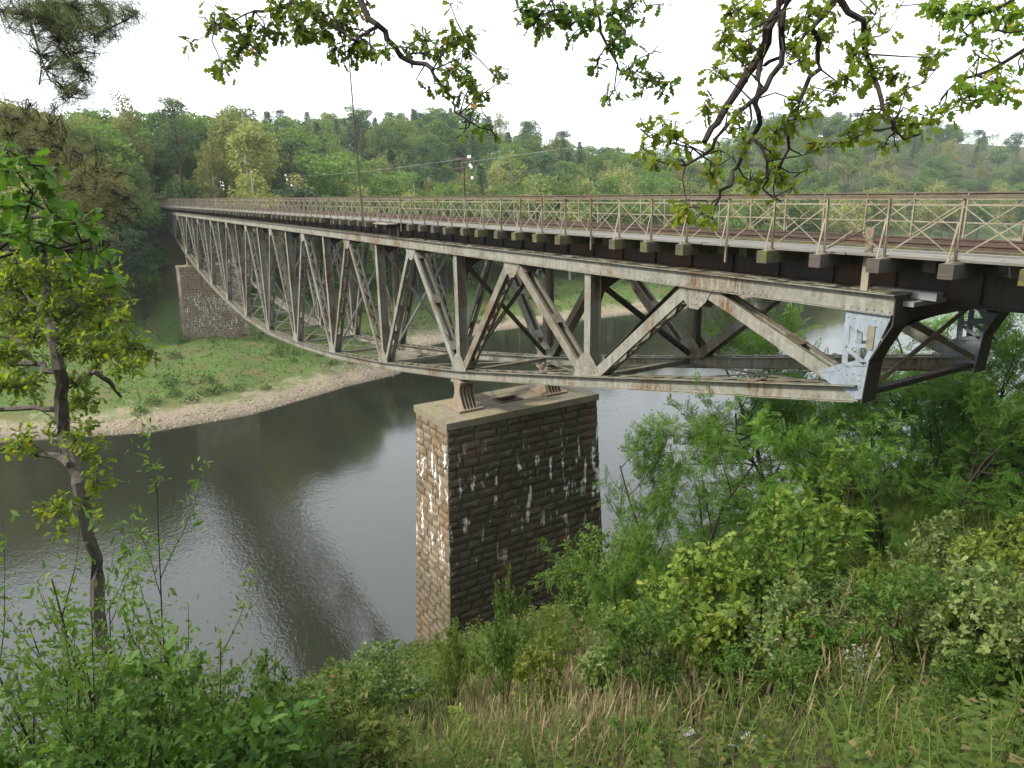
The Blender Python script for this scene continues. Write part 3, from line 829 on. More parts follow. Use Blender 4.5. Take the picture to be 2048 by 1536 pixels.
link('spike', MB().bar((0, .2, 8.5), (0, .75, 8.5), .02, .02, (0, 0, 1)).mesh('spike', M_RAIL), ms)
def wire(y0, y1, z0, z1, x, lab):
    pts = []
    for k in range(13):
        t = k/12; pts.append((x, y0+(y1-y0)*t, z0+(z1-z0)*t-2.2*t*(1-t)*.35))
    o = MB().tube(pts, [.010]*13, 4).build('telegraph_wire', M_GREYBRACE); tag(o, lab, 'wire', 'telegraph wires')
wire(36.65, 73.5, 3.2, 3.2, 5.65, 'thin wire sagging between the middle and the small telegraph pole')
wire(36.65, -12, 3.0, 4.6, 5.65, 'thin wire running from the middle telegraph pole to the right')
# ------------------------------------------------------------------ foliage tools
def strip_leaf(stations, fold=.25, curl=.15):
    """leaf outline from (t, halfwidth) stations -> verts, quads (tip/base degenerate corners kept small)"""
    V = []; Fq = []
    for t, h in stations:
        z0 = -curl*t*t
        V += [(t, h, z0+fold*h), (t, 0, z0), (t, -h, z0+fold*h)]
    for i in range(len(stations)-1):
        a = 3*i; Fq += [(a, a+1, a+4, a+3), (a+1, a+2, a+5, a+4)]
    return np.array(V), np.array(Fq)
OAKLEAF = strip_leaf([(0, .02), (.2, .17), (.31, .09), (.5, .30), (.62, .15), (.8, .28), (1.0, .06)])
OVAL = strip_leaf([(0, .015), (.35, .26), (.7, .22), (1, .02)], .3, .2)
LANCE = strip_leaf([(0, .01), (.4, .12), (1, .01)], .3, .3)
LANCE2 = strip_leaf([(0, .012), (.4, .19), (1, .01)], .3, .3)
BLADE = strip_leaf([(0, .012), (.5, .010), (1, .002)], .2, .55)
STALK = strip_leaf([(0, .0035), (.7, .0035), (.84, .012), (1, .002)], .2, .10)
def rhomb():
    return np.array([(0, 0, 0), (.5, .38, .08), (1, 0, 0), (.5, -.38, .08)]), np.array([(0, 1, 2, 3)])
RHOMB = rhomb()
def pinnate(n=6):
    V = []; Fq = []
    def add(p, d, l, w):
        k = len(V); p = np.array(p); d = np.array(d); q = np.array([-d[1], d[0], 0])
        for a, b in ((0, 0), (.5, w), (1, 0), (.5, -w)): V.append(tuple(p+d*l*a+q*l*b+np.array([0, 0, -.05*a])))
        Fq.append((k, k+1, k+2, k+3))
    for i in range(n):
        t = .12+.8*i/n
        for s in (1, -1): add((t, 0, -.25*t*t), (.35, .93*s, 0), .26*(1-.35*abs(t-.45)), .22)
    add((.95, 0, -.22), (1, 0, 0), .24, .22)
    k = len(V); V.extend([(0, .006, 0), (0, -.006, 0), (.95, -.005, -.22), (.95, .005, -.22)]); Fq.append((k, k+1, k+2, k+3))
    return np.array(V), np.array(Fq)
PINN = pinnate()
def tuft(n=16):
    rr = np.random.RandomState(5); V = []; Fq = []
    for i in range(n):
        a = rr.uniform(0, 6.28); el = rr.uniform(.1, .95); d = np.array([el, math.sqrt(1-el*el)*math.cos(a), math.sqrt(1-el*el)*math.sin(a)])
        q = np.cross(d, rr.normal(size=3)); q /= np.linalg.norm(q); b = np.array([rr.uniform(-.9, .3), 0, 0])
        k = len(V); V += [tuple(b+q*.022), tuple(b-q*.022), tuple(b+d-q*.008), tuple(b+d+q*.008)]; Fq.append((k, k+1, k+2, k+3))
    return np.array(V), np.array(Fq)
TUFT = tuft()
def unit(a): return a/np.maximum(np.linalg.norm(a, axis=-1, keepdims=True), 1e-9)
def scatter(tpl, P, D, N, S):
    """copies of a template at P: x axis along D, z axis near N, size S"""
    V, Fq = tpl; P = np.asarray(P, float); D = unit(np.asarray(D, float)); N = np.asarray(N, float)
    Y = unit(np.cross(N, D)); Z = np.cross(D, Y); S = np.asarray(S, float).reshape(-1, 1, 1)
    W = P[:, None, :] + S*(V[None, :, 0:1]*D[:, None, :] + V[None, :, 1:2]*Y[:, None, :] + V[None, :, 2:3]*Z[:, None, :])
    n, k = len(P), len(V)
    return W.reshape(-1, 3), (Fq[None]+(np.arange(n)*k)[:, None, None]).reshape(-1, Fq.shape[1])
def join(parts):
    Vs = []; Fs = []; o = 0
    for V, F_ in parts: Vs.append(V); Fs.append(F_+o); o += len(V)
    return np.concatenate(Vs), np.concatenate(Fs)
def rdir(n, up=0., rs=NR):
    d = rs.normal(size=(n, 3)); d[:, 2] += up; return unit(d)

def grow(rs, p, d, L, r, lev, segs, tips, wig=.25, up=.1, kids=4, spread=.8, ratio=.6, start=.3):
    """recursive branching: segs gets (points, radii), tips gets (point, direction)"""
    n = 6; pts = [np.array(p, float)]; rad = [r]; d = np.array(d, float)
    for k in range(n):
        d = unit(d + rs.normal(size=3)*wig*.5 + np.array([0, 0, up])*.35)
        pts.append(pts[-1]+d*L/n); rad.append(r*(1-.75*(k+1)/n))
        if lev == 0: tips.append((pts[-1], d.copy()))
    segs.append((pts, rad))
    if lev > 0:
        for k in range(kids):
            t = start+(1-start)*(k+rs.uniform(0, .9))/kids; i = min(n-1, int(t*n)); f = t*n-i
            q = pts[i]*(1-f)+pts[i+1]*f
            a = unit(np.cross(d, rs.normal(size=3)))
            nd = unit(d*(1-spread*.5)+a*spread)
            grow(rs, q, nd, L*ratio*rs.uniform(.75, 1.15)*(1.15-.5*t), max(rad[i]*.55, .003), lev-1, segs, tips, wig, up, max(2, kids-1), spread, ratio, .2)
def stem_mesh(name, segs, mat, k=5):
    m = MB()
    for pts, rad in segs: m.tube(pts, rad, k)
    V = np.array(m.v); 
    me = bpy.data.meshes.new(name); me.from_pydata(m.v, [], m.f); me.materials.append(mat); me.update(); return me

# ------------------------------------------------------------------ shrub and sapling kinds (about 2 m tall, foot at the origin)
def leaves_on(rs, tips, tpl, per, size, droop, jit, upn=1.):
    P = []; D = []; N = []; S = []
    for p, d in tips:
        for _ in range(per):
            a = unit(rs.normal(size=3)); dd = unit(d*.6+a*.9+np.array([0, 0, -droop]))
            P.append(p+rs.normal(size=3)*jit); D.append(dd); N.append(unit(rs.normal(size=3)*.6+np.array([0, 0, upn]))); S.append(size*rs.uniform(.4, 1.25))
    return scatter(tpl, P, D, N, S)
def kind_sapling(seed, leaf=.11, tpl=None, mat=None, stems=3, kids=5, H=1.9, per=5, up=.25, spread=.75, wood_=None):
    rs = np.random.RandomState(seed); segs = []; tips = []
    for s in range(stems):
        a = rs.uniform(0, 6.28); d = (math.cos(a)*.28, math.sin(a)*.28, 1)
        grow(rs, (rs.uniform(-.12, .12), rs.uniform(-.12, .12), -.15), d, H*rs.uniform(.7, 1.05), .022, 2, segs, tips, .22, up, kids, spread, .55, .22)
    V, F_ = leaves_on(rs, tips, tpl or OAKLEAF, per, leaf, .15, .03)
    return stem_mesh('stem', segs, wood_ or M_TWIG, 4), np_mesh('foliage', V, F_, mat or M_SAPL)
def kind_robinia(seed, H=4.0, stems=2):
    rs = np.random.RandomState(seed); segs = []; tips = []
    for s in range(stems):
        a = rs.uniform(0, 6.28); d = (math.cos(a)*.2, math.sin(a)*.2, 1)
        grow(rs, (rs.uniform(-.1, .1), rs.uniform(-.1, .1), -.2), d, H*rs.uniform(.75, 1), .05, 2, segs, tips, .3, .12, 7, .85, .5, .28)
    V, F_ = leaves_on(rs, tips, PINN, 4, .24, .12, .06, 1.2)
    return stem_mesh('stem', segs, M_TWIG, 5), np_mesh('foliage', V, F_, M_ROB)
def kind_willow(seed, H=2.2, stems=13):
    rs = np.random.RandomState(seed); segs = []; tips = []
    for s in range(stems):
        a = rs.uniform(0, 6.28); d = (math.cos(a)*.16, math.sin(a)*.16, 1)
        grow(rs, (rs.uniform(-.3, .3), rs.uniform(-.3, .3), -.15), d, H*rs.uniform(.55, 1.05), .011, 1, segs, tips, .12, .3, 6, .45, .32, .25)
        pts = segs[-7][0] if len(segs) >= 7 else segs[-1][0]
        for q in pts[2:]: tips.append((q, np.array([0, 0, 1.])))
    V, F_ = leaves_on(rs, tips, LANCE2, 8, .048, .05, .035, .6)
    return stem_mesh('stem', segs, M_TWIG, 4), np_mesh('foliage', V, F_, M_WIL)
def kind_dock(seed):
    """tall weeds with rusty seed heads"""
    rs = np.random.RandomState(seed); segs = []; tips = []; heads = []
    for s in range(11):
        a = rs.uniform(0, 6.28); d = unit(np.array((math.cos(a)*.25, math.sin(a)*.25, 1)))
        p = np.array((rs.uniform(-.3, .3), rs.uniform(-.3, .3), -.1)); L = rs.uniform(.6, 1.15)
        pts = [p]
        for k in range(6): d = unit(d+rs.normal(size=3)*.07); pts.append(pts[-1]+d*L/6)
        segs.append((pts, list(np.linspace(.0035, .0015, 7))))
        for k in range(1, 4): tips.append((pts[k], d))
        for k in range(150):
            t = rs.uniform(.45, 1); q = p+(pts[-1]-p)*t
            heads.append(q+rs.normal(size=3)*np.array([.02, .02, .02])*(1.6-t))
    V, F_ = leaves_on(rs, tips, LANCE, 5, .11, .2, .03, .8)
    n = len(heads); Vh, Fh = scatter(RHOMB, heads, rdir(n, .6, rs), rdir(n, 0, rs), rs.uniform(.008, .018, n))
    return stem_mesh('stem', segs, M_DRY, 4), np_mesh('foliage', V, F_, M_HERB), np_mesh('seed_head', Vh, Fh, M_RUST)
def kind_silver(seed):
    rs = np.random.RandomState(seed); segs = []; tips = []
    for s in range(7):
        a = rs.uniform(0, 6.28); d = (math.cos(a)*.4, math.sin(a)*.4, 1)
        grow(rs, (rs.uniform(-.15, .15), rs.uniform(-.15, .15), -.1), d, rs.uniform(.4, .8), .008, 1, segs, tips, .25, .2, 4, .6, .5, .3)
    V, F_ = leaves_on(rs, tips, OVAL, 4, .06, .0, .02, .7)
    return stem_mesh('stem', segs, M_DRY, 4), np_mesh('foliage', V, F_, M_SILVER)
KINDS_ = {
    'oak': [kind_sapling(101), kind_sapling(102, .12, None, M_SAPL2, 4, 5), kind_sapling(103, .10, None, M_SAPL3, 2, 6, 2.0), kind_sapling(104, .105, None, M_SAPL2, 3, 5)],
    'broad': [kind_sapling(111, .085, OVAL, M_HERB, 5, 5, 1.6, 5, .3, .7), kind_sapling(112, .075, OVAL, M_SAPL2, 4, 6, 1.7, 5, .2, .8), kind_sapling(113, .08, OVAL, M_SAPL3, 4, 5, 1.7, 5, .2, .8)],
    'big': [kind_sapling(121, .17, OAKLEAF, M_SAPL, 3, 4, 1.5, 4, .25, .7), kind_sapling(122, .15, OVAL, M_SAPL, 3, 4, 1.5, 4, .3, .65)],
    'green_oak': [kind_sapling(131, .075, OAKLEAF, M_SAPL3, 4, 7, 1.7, 5), kind_sapling(132, .11, OAKLEAF, M_OAKSHADE, 3, 6, 1.7, 5)],
    'dark': [kind_sapling(141, .07, OVAL, M_WIL, 6, 6, 1.8, 6, .15, .85)],
    'robinia': [kind_robinia(201), kind_robinia(202, 4.0, 3), kind_robinia(203, 4.2, 1)],
    'willow': [kind_willow(301), kind_willow(302, 2.0, 15)],
    'dock': [kind_dock(401), kind_dock(402)],
    'silver': [kind_silver(501)],
}
KNAME = {'oak': ('oak_sapling', 'sapling'), 'broad': ('leafy_shrub', 'shrub'), 'big': ('broadleaf_sapling', 'sapling'), 'green_oak': ('oak_sapling', 'sapling'),
         'dark': ('dark_shrub', 'shrub'), 'robinia': ('robinia_tree', 'tree'), 'willow': ('willow_shrub', 'shrub'), 'dock': ('dock_weed', 'weed'), 'silver': ('silver_herb', 'herb')}
NATH = {'oak': 2.3, 'broad': 2.0, 'big': 1.9, 'green_oak': 2.1, 'dark': 2.1, 'robinia': 4.6, 'willow': 2.3, 'dock': 1.1, 'silver': .8}
PR = random.Random(77)
def plantH(kind, px, py, H, label, var=None, wide=1.0):
    """the same, for a plant H metres tall"""
    d = direction(px, py); h = math.hypot(d[0], d[1]); t = 3.2 if py > 1250 else 5.
    while t < 30:
        p = CAM+d*(t/h)
        if p[2]-gz(p[0], p[1]) < H: break
        t += .05
    return plant(kind, px, py, t, label, var, wide)
def plant(kind, px, py, dist, label, var=None, wide=1.0, group=None):
    """a shrub whose top is seen at px,py, `dist` metres out; it stands on the slope below that point"""
    d = direction(px, py); h = math.hypot(d[0], d[1]); p = CAM + d*(dist/h)
    z0 = gz(p[0], p[1]); H = max(.35, p[2]-z0)
    nm, cat = KNAME[kind]; v = KINDS_[kind][(PR.randrange(9) if var is None else var) % len(KINDS_[kind])]
    r = empty(nm, (p[0], p[1], z0)); r.rotation_euler = (0, 0, PR.uniform(0, 6.28))
    s = H/NATH[kind]; r.scale = (s*wide, s*wide, s)
    for nme, me in zip(('stem', 'foliage', 'seed_head'), v):
        o_ = link(nme, me, r)
        if nme == 'seed_head': o_['kind'] = 'stuff'
    return tag(r, label, cat, group or nm.replace('_', ' ')+'s on the near bank')

# ------------------------------------------------------------------ far trees (height 16 m, foot at the origin)
def far_crown(rs, cents, rads, per, size, flat=1., droop=0.):
    P = []; D = []
    for c, r in zip(cents, rads):
        n = int(per*(r/1.2)**2); q = rdir(n, .25, rs)*(rs.uniform(.35, 1, (n, 1))**.5)*r
        q[:, 2] *= flat; q[:, 2] -= droop*np.abs(rs.normal(size=n))
        P.append(c+q); D.append(unit(q+rs.normal(size=(n, 3))*.4*r+np.array([0, 0, -droop])))
    P = np.concatenate(P); D = np.concatenate(D); n = len(P)
    return scatter(RHOMB, P, D, unit(rdir(n, .6, rs)), size*rs.uniform(.6, 1.35, n))
def far_tree(kind, seed):
    rs = np.random.RandomState(seed); H = 16.; segs = [([(0, 0, -1), (.1, 0, H*.3), (.05, .1, H*.62), (0, 0, H*.93)], [.24, .18, .11, .03])]
    if kind in ('broadleaf', 'birch'):
        R = 4.0 if kind == 'broadleaf' else 3.1; n = 46 if kind == 'broadleaf' else 50
        cents = []; rads = []
        for k in range(n):
            v = rs.normal(size=3); v /= np.linalg.norm(v); t = rs.uniform(.45, 1)
            zc, hz = (H*.60, H*.36) if kind == 'broadleaf' else (H*.57, H*.40)
            taper = 1-.45*max(0, v[2]*t) if kind == 'birch' else 1
            cents.append(np.array([v[0]*R*t*taper, v[1]*R*t*taper, zc+v[2]*hz*t])); rads.append(rs.uniform(.8, 1.5) if kind == 'broadleaf' else rs.uniform(.6, 1.15))
        for c in cents[::5]: segs.append(([(0, 0, max(2.5, c[2]-2.5)), tuple(c*np.array([.5, .5, 1])-np.array([0, 0, .8])), tuple(c)], [.08, .05, .015]))
        V, F_ = far_crown(rs, cents, rads, 130 if kind == 'broadleaf' else 150, .40 if kind == 'broadleaf' else .32, .8, 0 if kind == 'broadleaf' else .55)
    elif kind in ('spruce', 'larch'):
        P = []; D = []
        R = 2.3 if kind == 'spruce' else 3.0
        for k in range(95):
            z = H*(.14+.86*k/95.); r = R*(1-k/96.)**.8*rs.uniform(.5, 1.15)+.12
            a0 = rs.uniform(0, 6.28); m_ = 5
            for j in range(m_):
                a = a0+6.28*j/m_+rs.uniform(-.3, .3); n = int(5+12*r/R)
                t = rs.uniform(.12, 1, n); 
                P.append(np.stack([np.cos(a)*r*t, np.sin(a)*r*t, z-.28*r*t+.12*r*t*t+rs.normal(size=n)*.10], -1)+rs.normal(size=(n, 3))*.1)
                D.append(np.stack([np.cos(a)+rs.normal(size=n)*.5, np.sin(a)+rs.normal(size=n)*.5, -.25+rs.normal(size=n)*.3], -1))
        P = np.concatenate(P); D = np.concatenate(D); n = len(P)
        V, F_ = scatter(RHOMB, P, D, rdir(n, 1., rs), (.36 if kind == 'spruce' else .33)*rs.uniform(.6, 1.3, n))
    else:
        cents = []; rads = []
        for k in range(24):
            a = rs.uniform(0, 6.28); z = H*rs.uniform(.5, .98); r = 2.9*(1-((z/H-.62)/.42)**2*.9)*rs.uniform(.2, 1)
            cents.append(np.array([math.cos(a)*r, math.sin(a)*r, z])); rads.append(rs.uniform(.8, 1.35))
            segs.append(([(0, 0, z-.9), tuple(cents[-1]*.6+np.array([0, 0, .4*z-.2])), tuple(cents[-1])], [.07, .05, .02]))
        V, F_ = far_crown(rs, cents, rads, 210, .24, .55)
    bark = M_BIRCHBARK if kind == 'birch' else M_PINEBARK if kind in ('pine', 'larch') else M_BARK
    return stem_mesh('trunk', segs, bark, 5), np_mesh('crown', V, F_, FAR[kind])
FT = {k: [far_tree(k, 600+10*j+i) for i in range(n)] for j, (k, n) in enumerate((('broadleaf', 4), ('birch', 4), ('spruce', 2), ('larch', 3), ('pine', 2)))}
def project(p):
    d = np.asarray(p)-CAM; f = d@FWD; x = d@RGT/f; y = -(d@UPV)/f
    return 1024+FPX*(cr*x+sr*y), 768+FPX*(-sr*x+cr*y), f
FNAME = {'broadleaf': 'broadleaf_tree', 'birch': 'birch_tree', 'spruce': 'spruce_tree', 'larch': 'larch_tree', 'pine': 'pine_tree'}
FDESC = {'broadleaf': 'round broadleaf tree', 'birch': 'pale drooping birch', 'spruce': 'dark pointed spruce', 'larch': 'slender conical larch', 'pine': 'tufted dark pine'}
def far_label(kind, x, y, z):
    px, py, f = project((x, y, z))
    zone = ('left of the bridge end' if px < 330 else 'behind the far railing end' if px < 560 else 'beside the leaning mast' if px < 800 else
            'behind the telegraph pole' if px < 1010 else 'right of the telegraph pole' if px < 1260 else 'behind the hanging boughs' if px < 1650 else 'on the right-hand hill')
    d = y-far_shore(x)
    row = 'at the foot of the wood' if d < 45 else 'halfway up the wood' if d < 120 else 'high in the wood'
    return '%s %s, %s' % (FDESC[kind], row, zone), 'trees of the far wood'
def put_tree(kind, x, y, H, label=None, var=None, wide=1., group=None):
    z = gz(x, y); r = empty(FNAME[kind], (x, y, z)); v = FT[kind][(PR.randrange(8) if var is None else var) % len(FT[kind])]
    s = H/16.; r.scale = (s*wide, s*wide, s); r.rotation_euler = (0, 0, PR.uniform(0, 6.28))
    link('trunk', v[0], r); link('crown', v[1], r)
    l, g = far_label(kind, x, y, z+H*.7)
    return tag(r, label or l, 'tree', group or g)
TR = random.Random(5); spots = []
def try_tree(x, y, sp):
    for (a, b) in spots:
        if (a-x)**2+(b-y)**2 < sp*sp: return False
    spots.append((x, y)); return True
def shore_dist(ang):
    c_, s_ = math.cos(ang), math.sin(ang); t = 60.
    while t < 900 and t*c_ < far_shore(CAM[0]+t*s_): t += 1.
    return t
cnt = {}
bands = [(25, 33, 5.6, 150), (33, 46, 6.2, 170), (46, 64, 7.0, 180), (64, 90, 8.0, 190), (90, 122, 8.5, 200), (122, 160, 9.0, 220), (160, 205, 6.0, 420), (205, 250, 8.0, 260)]
for (d0, d1, sp, tries) in bands:
    for _ in range(tries*3):
        ang = math.radians(TR.uniform(-7.5, 68.5)); t = shore_dist(ang)+TR.uniform(d0, d1)*(1 if ang < .85 else 1.5)-(18 if ang > .8 and d0 < 40 else 0)
        x = CAM[0]+t*math.sin(ang); y = t*math.cos(ang); d = y-float(far_shore(x))
        if d < (31 if x < 25 else 21 if x < 120 else 5) or (-5 < x < 10 and y < 148) or t > 620: continue
        if not try_tree(x, y, sp*(1+max(0, t-170)/420)): continue
        r = TR.random()
        if d0 < 60: k = 'birch' if r < .50 else 'broadleaf' if r < .93 else 'pine'
        elif d0 < 115: k = 'birch' if r < .34 else 'broadleaf' if r < .80 else 'larch' if r < .90 else 'pine'
        else: k = 'larch' if r < (.22 if d0 < 155 else .40) else 'pine' if r < (.36 if d0 < 155 else .58) else 'spruce' if r < (.365 if d0 < 155 else .585) else 'broadleaf' if r < .95 else 'birch'
        if cnt.get(k, 0) >= 285: continue
        H = {'birch': 19.5, 'broadleaf': 18.0, 'larch': 17.5, 'spruce': 17, 'pine': 17}[k]*(TR.uniform(.82, 1.18) if k in ('birch', 'broadleaf') else TR.uniform(.68, 1.2))
        put_tree(k, x, y, H, None, None, TR.uniform(1.05, 1.45) if k in ('birch', 'broadleaf') else TR.uniform(1.1, 1.7)); cnt[k] = cnt.get(k, 0)+1
print('far trees', cnt)
# chosen trees that stand out
put_tree('birch', -16.5, 120, 20, 'tall pale birch left of the far end of the bridge', 0, 1.2)
put_tree('birch', -10, 125, 17, 'pale birch crown just left of the far end of the railing', 1, 1.2)
put_tree('broadleaf', -6.0, 132, 15, 'green tree touching the far end of the railing', 2, 1.2)
put_tree('broadleaf', -5.5, 116, 9, 'dark bushy tree standing left of the far pier', 1, 1.1)
put_tree('broadleaf', -9, 113, 8, 'low dark tree on the bank left of the far pier', 3, 1.2)
put_tree('birch', -25, 122, 23, 'big yellowish birch behind the pine boughs', 2, 1.2)
put_tree('broadleaf', -4.6, 123, 10, 'dark tree hiding the far end of the near truss', 0, 1.0)
put_tree('birch', -5.5, 129, 13, 'birch with drooping crown at the far end of the near truss', 3, .9)
put_tree('birch', -7.5, 119, 11, 'slim birch with white trunk behind the far pier', 2, .9)
put_tree('birch', -3.6, 138, 12, 'birch overhanging the far end of the track', 1, 1.1)
put_tree('broadleaf', -4.0, 147, 14, 'green tree closing the far end of the track', 1, 1.2)
put_tree('birch', 9.8, 140, 13, 'birch behind the far end of the far railing', 0, 1.0)
put_tree('broadleaf', 3.0, 160, 15, 'tree standing across the far end of the track', 3, 1.2)
put_tree('broadleaf', -13, 110, 5, 'low bush on the grassy bank left of the far pier', 2, 1.3)
put_tree('broadleaf', 9.5, 117, 7, 'bush behind the far pier seen through the trusses', 0, 1.2)
put_tree('broadleaf', 13, 121, 9, 'dark tree seen through the left part of the trusses', 2, 1.2)
put_tree('broadleaf', -3.4, 134, 9, 'bushy tree against the far abutment', 3, .9)
put_tree('broadleaf', -3.2, 142, 10, 'bushy tree beside the far end of the near railing', 0, 1.0)
put_tree('birch', -5.2, 137, 12, 'pale birch beside the far abutment', 2, 1.0)
put_tree('broadleaf', -3.4, 127, 6, 'bush under the far end of the near truss', 1, 1.0)
put_tree('broadleaf', -6.5, 126, 8, 'rounded bush left of the far end of the near truss', 2, 1.2)
put_tree('broadleaf', -1.9, 128.5, 3.8, 'low bush on the bank under the far end of the bridge', 1, 1.9)
put_tree('broadleaf', -2.6, 123, 4.2, 'low bush left of the far pier top', 2, 1.9)
put_tree('broadleaf', -4.6, 120, 5.0, 'rounded bush on the slope left of the far pier', 0, 1.8)
put_tree('broadleaf', -1.8, 134.5, 4.0, 'low bush in front of the far abutment', 3, 1.7)
put_tree('broadleaf', -2.2, 139.5, 5.0, 'bush beside the far abutment wall', 2, 1.5)
put_tree('broadleaf', 3.0, 128, 4.0, 'low bush under the track at the far end', 0, 1.7)
put_tree('pine', 150, 98.5+32, 22, 'large tufted pine standing behind the right half of the railing', 0, 1.3)

# undergrowth and crowns that cannot be told apart
rs = np.random.RandomState(91); parts = []
for k in range(2200):
    ang = math.radians(rs.uniform(-8, 69)); t = shore_dist(ang)+24+(290 if ang < .8 else 420)*rs.uniform(0, 1)**.8; x = CAM[0]+t*math.sin(ang); y = t*math.cos(ang)
    if y-far_shore(x) < (30 if x < 25 else 21) or (-3.5 < x < 9.5 and y < 146): continue
    c = np.array([x, y, gz(x, y)+rs.uniform(.5, 5)+(rs.uniform(0, 7) if t > 230 else 0)]); R = rs.uniform(1.6, 3.4)*(1.25 if t > 230 else 1); m_ = 90
    q = rdir(m_, .3, rs)*R*rs.uniform(.4, 1, (m_, 1)); q[:, 2] *= .8
    parts.append(scatter(RHOMB, c+q, rdir(m_, 0, rs), rdir(m_, .6, rs), rs.uniform(.45, .95, m_)))
V, F_ = join(parts)
o = link('woodland_undergrowth', np_mesh('woodland_undergrowth', V, F_, FAR['broadleaf'])); tag(o, 'green undergrowth between the trunks of the far wood', 'undergrowth', kind='stuff')

# ------------------------------------------------------------------ plants on the near bank
P_ = plant
Q_ = plantH
P_('robinia', 1330, 800, 13.5, 'upright robinia next to the right side of the near pier', 2, .9)
P_('robinia', 1405, 770, 14.5, 'bright feathery robinia tree right of the near pier', 0, .95)
P_('robinia', 1600, 835, 14.5, 'feathery robinia in front of the end of the lower chord', 1, .95)
P_('robinia', 1610, 605, 27, 'tall robinia seen through the end bay of the trusses', 1, 1.1)
P_('robinia', 1720, 690, 24, 'dark robinia under the end girder of the bridge', 2, 1.1)
P_('robinia', 1880, 660, 23, 'robinia behind the rear end of the lower chord', 0, 1.1)
P_('robinia', 1930, 600, 27, 'tall robinia behind the far end post', 1, 1.3)
P_('robinia', 1800, 630, 31, 'robinia rising behind the arched end girder', 0, 1.2)
P_('robinia', 2050, 585, 26, 'tall robinia cut by the right edge under the track', 2, 1.3)
P_('robinia', 1960, 690, 17.5, 'robinia in front of the rear end post', 0, 1.1)
P_('robinia', 2010, 640, 22, 'robinia at the right edge below the approach span', 1, 1.15)
Q_('broad', 1925, 715, 2.2, 'leafy shrub whose tip rises before the rear lower chord', 0, .6)
Q_('broad', 2020, 740, 1.8, 'leafy shrub at the right edge beside the bridge end', 1, .8)
P_('robinia', 1800, 800, 17, 'spreading robinia below the end girder', 2, 1.3)
Q_('dark', 1990, 830, 1.2, 'dark shrub low at the right edge under the bridge', 0, .9)
P_('oak', 1600, 885, 11, 'yellow tipped oak sapling beside the robinia', 0, .9)
Q_('oak', 1700, 880, 1.8, 'greyish oak sapling left of the tall green grass', 1, .7)
P_('oak', 1510, 985, 10, 'oak sapling between the robinia and the brambles', 2, 1.0)
P_('oak', 1420, 1010, 9.5, 'oak sapling in front of the robinia trunk', 0, 1.0)
P_('robinia', 1270, 960, 13, 'slender robinia just right of the near pier', 1, .7)
P_('dark', 1160, 1080, 19, 'dark green shrub against the lower right of the near pier', 0, .75)
P_('dark', 1250, 1040, 18, 'dark shrub just right of the near pier', 0, .9)
P_('robinia', 1300, 1100, 10.5, 'young robinia with fern-like leaves below the big one', 2, .55)
P_('robinia', 1400, 1110, 10, 'low robinia shoot beside the oak saplings', 0, .8)
P_('oak', 985, 1160, 9.0, 'oak sapling with a bare crooked tip before the near pier', 2, .38)
P_('oak', 1065, 1225, 8.5, 'pale oak sapling in front of the dark pier face', 0, .6)
P_('oak', 1210, 1210, 8.2, 'yellow green oak sapling right of the pier foot', 1, .6)
P_('broad', 905, 1230, 11, 'thin shrub at the left corner of the pier foot', 0, .45)
P_('broad', 740, 1275, 12, 'shrub at the shore left of the near pier', 1, 1.2)
P_('broad', 640, 1340, 10.5, 'low leafy shrub above the patch of bare shore', 0, 1.3)
P_('oak', 1560, 1150, 7.5, 'oak sapling in the middle of the right-hand thicket', 3, 1.0)
P_('big', 1440, 1130, 8, 'broad leaved sapling in the centre of the thicket', 0, .9)
Q_('broad', 1660, 1060, 1.3, 'leafy shrub beside the tall green grass', 2, .9)
P_('oak', 1350, 1190, 7.5, 'oak sapling at the left edge of the right-hand thicket', 2, 1.0)
Q_('big', 1870, 950, 1.3, 'broad leaved sapling with pale tips below the bridge end', 0, .8)
Q_('big', 1985, 960, 1.2, 'tall broad leaved sapling near the right edge', 1, .8)
Q_('big', 2045, 1010, 1.1, 'broad leaved sapling cut by the right edge', 0, .8)
Q_('oak', 1800, 1100, 1.2, 'oak sapling standing right of the thicket', 0, .9)
Q_ = plantH
Q_('oak', 960, 1290, 1.1, 'low oak sapling above the dry grass', 0, 1.1)
Q_('broad', 1190, 1290, .9, 'low pale shrub behind the dry grass', 1, 1.2)
Q_('oak', 1330, 1300, .8, 'low yellow green oak sapling right of the dry grass', 1, 1.3)
Q_('broad', 1480, 1290, .8, 'leafy shrub over the plastic litter', 2, 1.2)
Q_('oak', 1620, 1290, .8, 'oak sapling low in the right foreground', 2, 1.2)
Q_('green_oak', 1290, 1430, .45, 'small green oak seedling at the bottom edge', 0, 1.5)
Q_('green_oak', 1490, 1425, .35, 'dark green rosette seedling at the bottom edge', 0, 1.8)
Q_('silver', 935, 1260, 1.0, 'silvery white leaved herb before the pier', 0, .8)
Q_('silver', 1760, 1285, .5, 'silvery white herb on the right part of the slope', 0, 1.2)
Q_('dock', 1660, 1150, 1.3, 'brownish seeding weed in the right-hand thicket', 0, 1.2)
Q_('dock', 1130, 1190, 1.4, 'tall rusty seed heads before the dark pier face', 1, .5)
Q_('oak', 1900, 1210, .8, 'low oak sapling beside the green bottle', 1, 1.1)
Q_('broad', 1780, 1220, .7, 'low shrub behind the silvery herb', 0, 1.1)
Q_('green_oak', 2030, 1230, .8, 'green oak seedling at the lower right edge', 0, 1.1)
Q_('broad', 1560, 1210, 1.0, 'mid-green shrub below the oak saplings of the thicket', 1, 1.2)
Q_('oak', 1880, 1020, 1.5, 'oak sapling on the grassy slope below the bridge end', 3, .9)
Q_('broad', 1960, 1055, 1.4, 'leafy shrub on the slope near the right edge', 2, 1.0)
Q_('oak', 2035, 1090, 1.4, 'grey green oak sapling at the right edge', 1, .9)
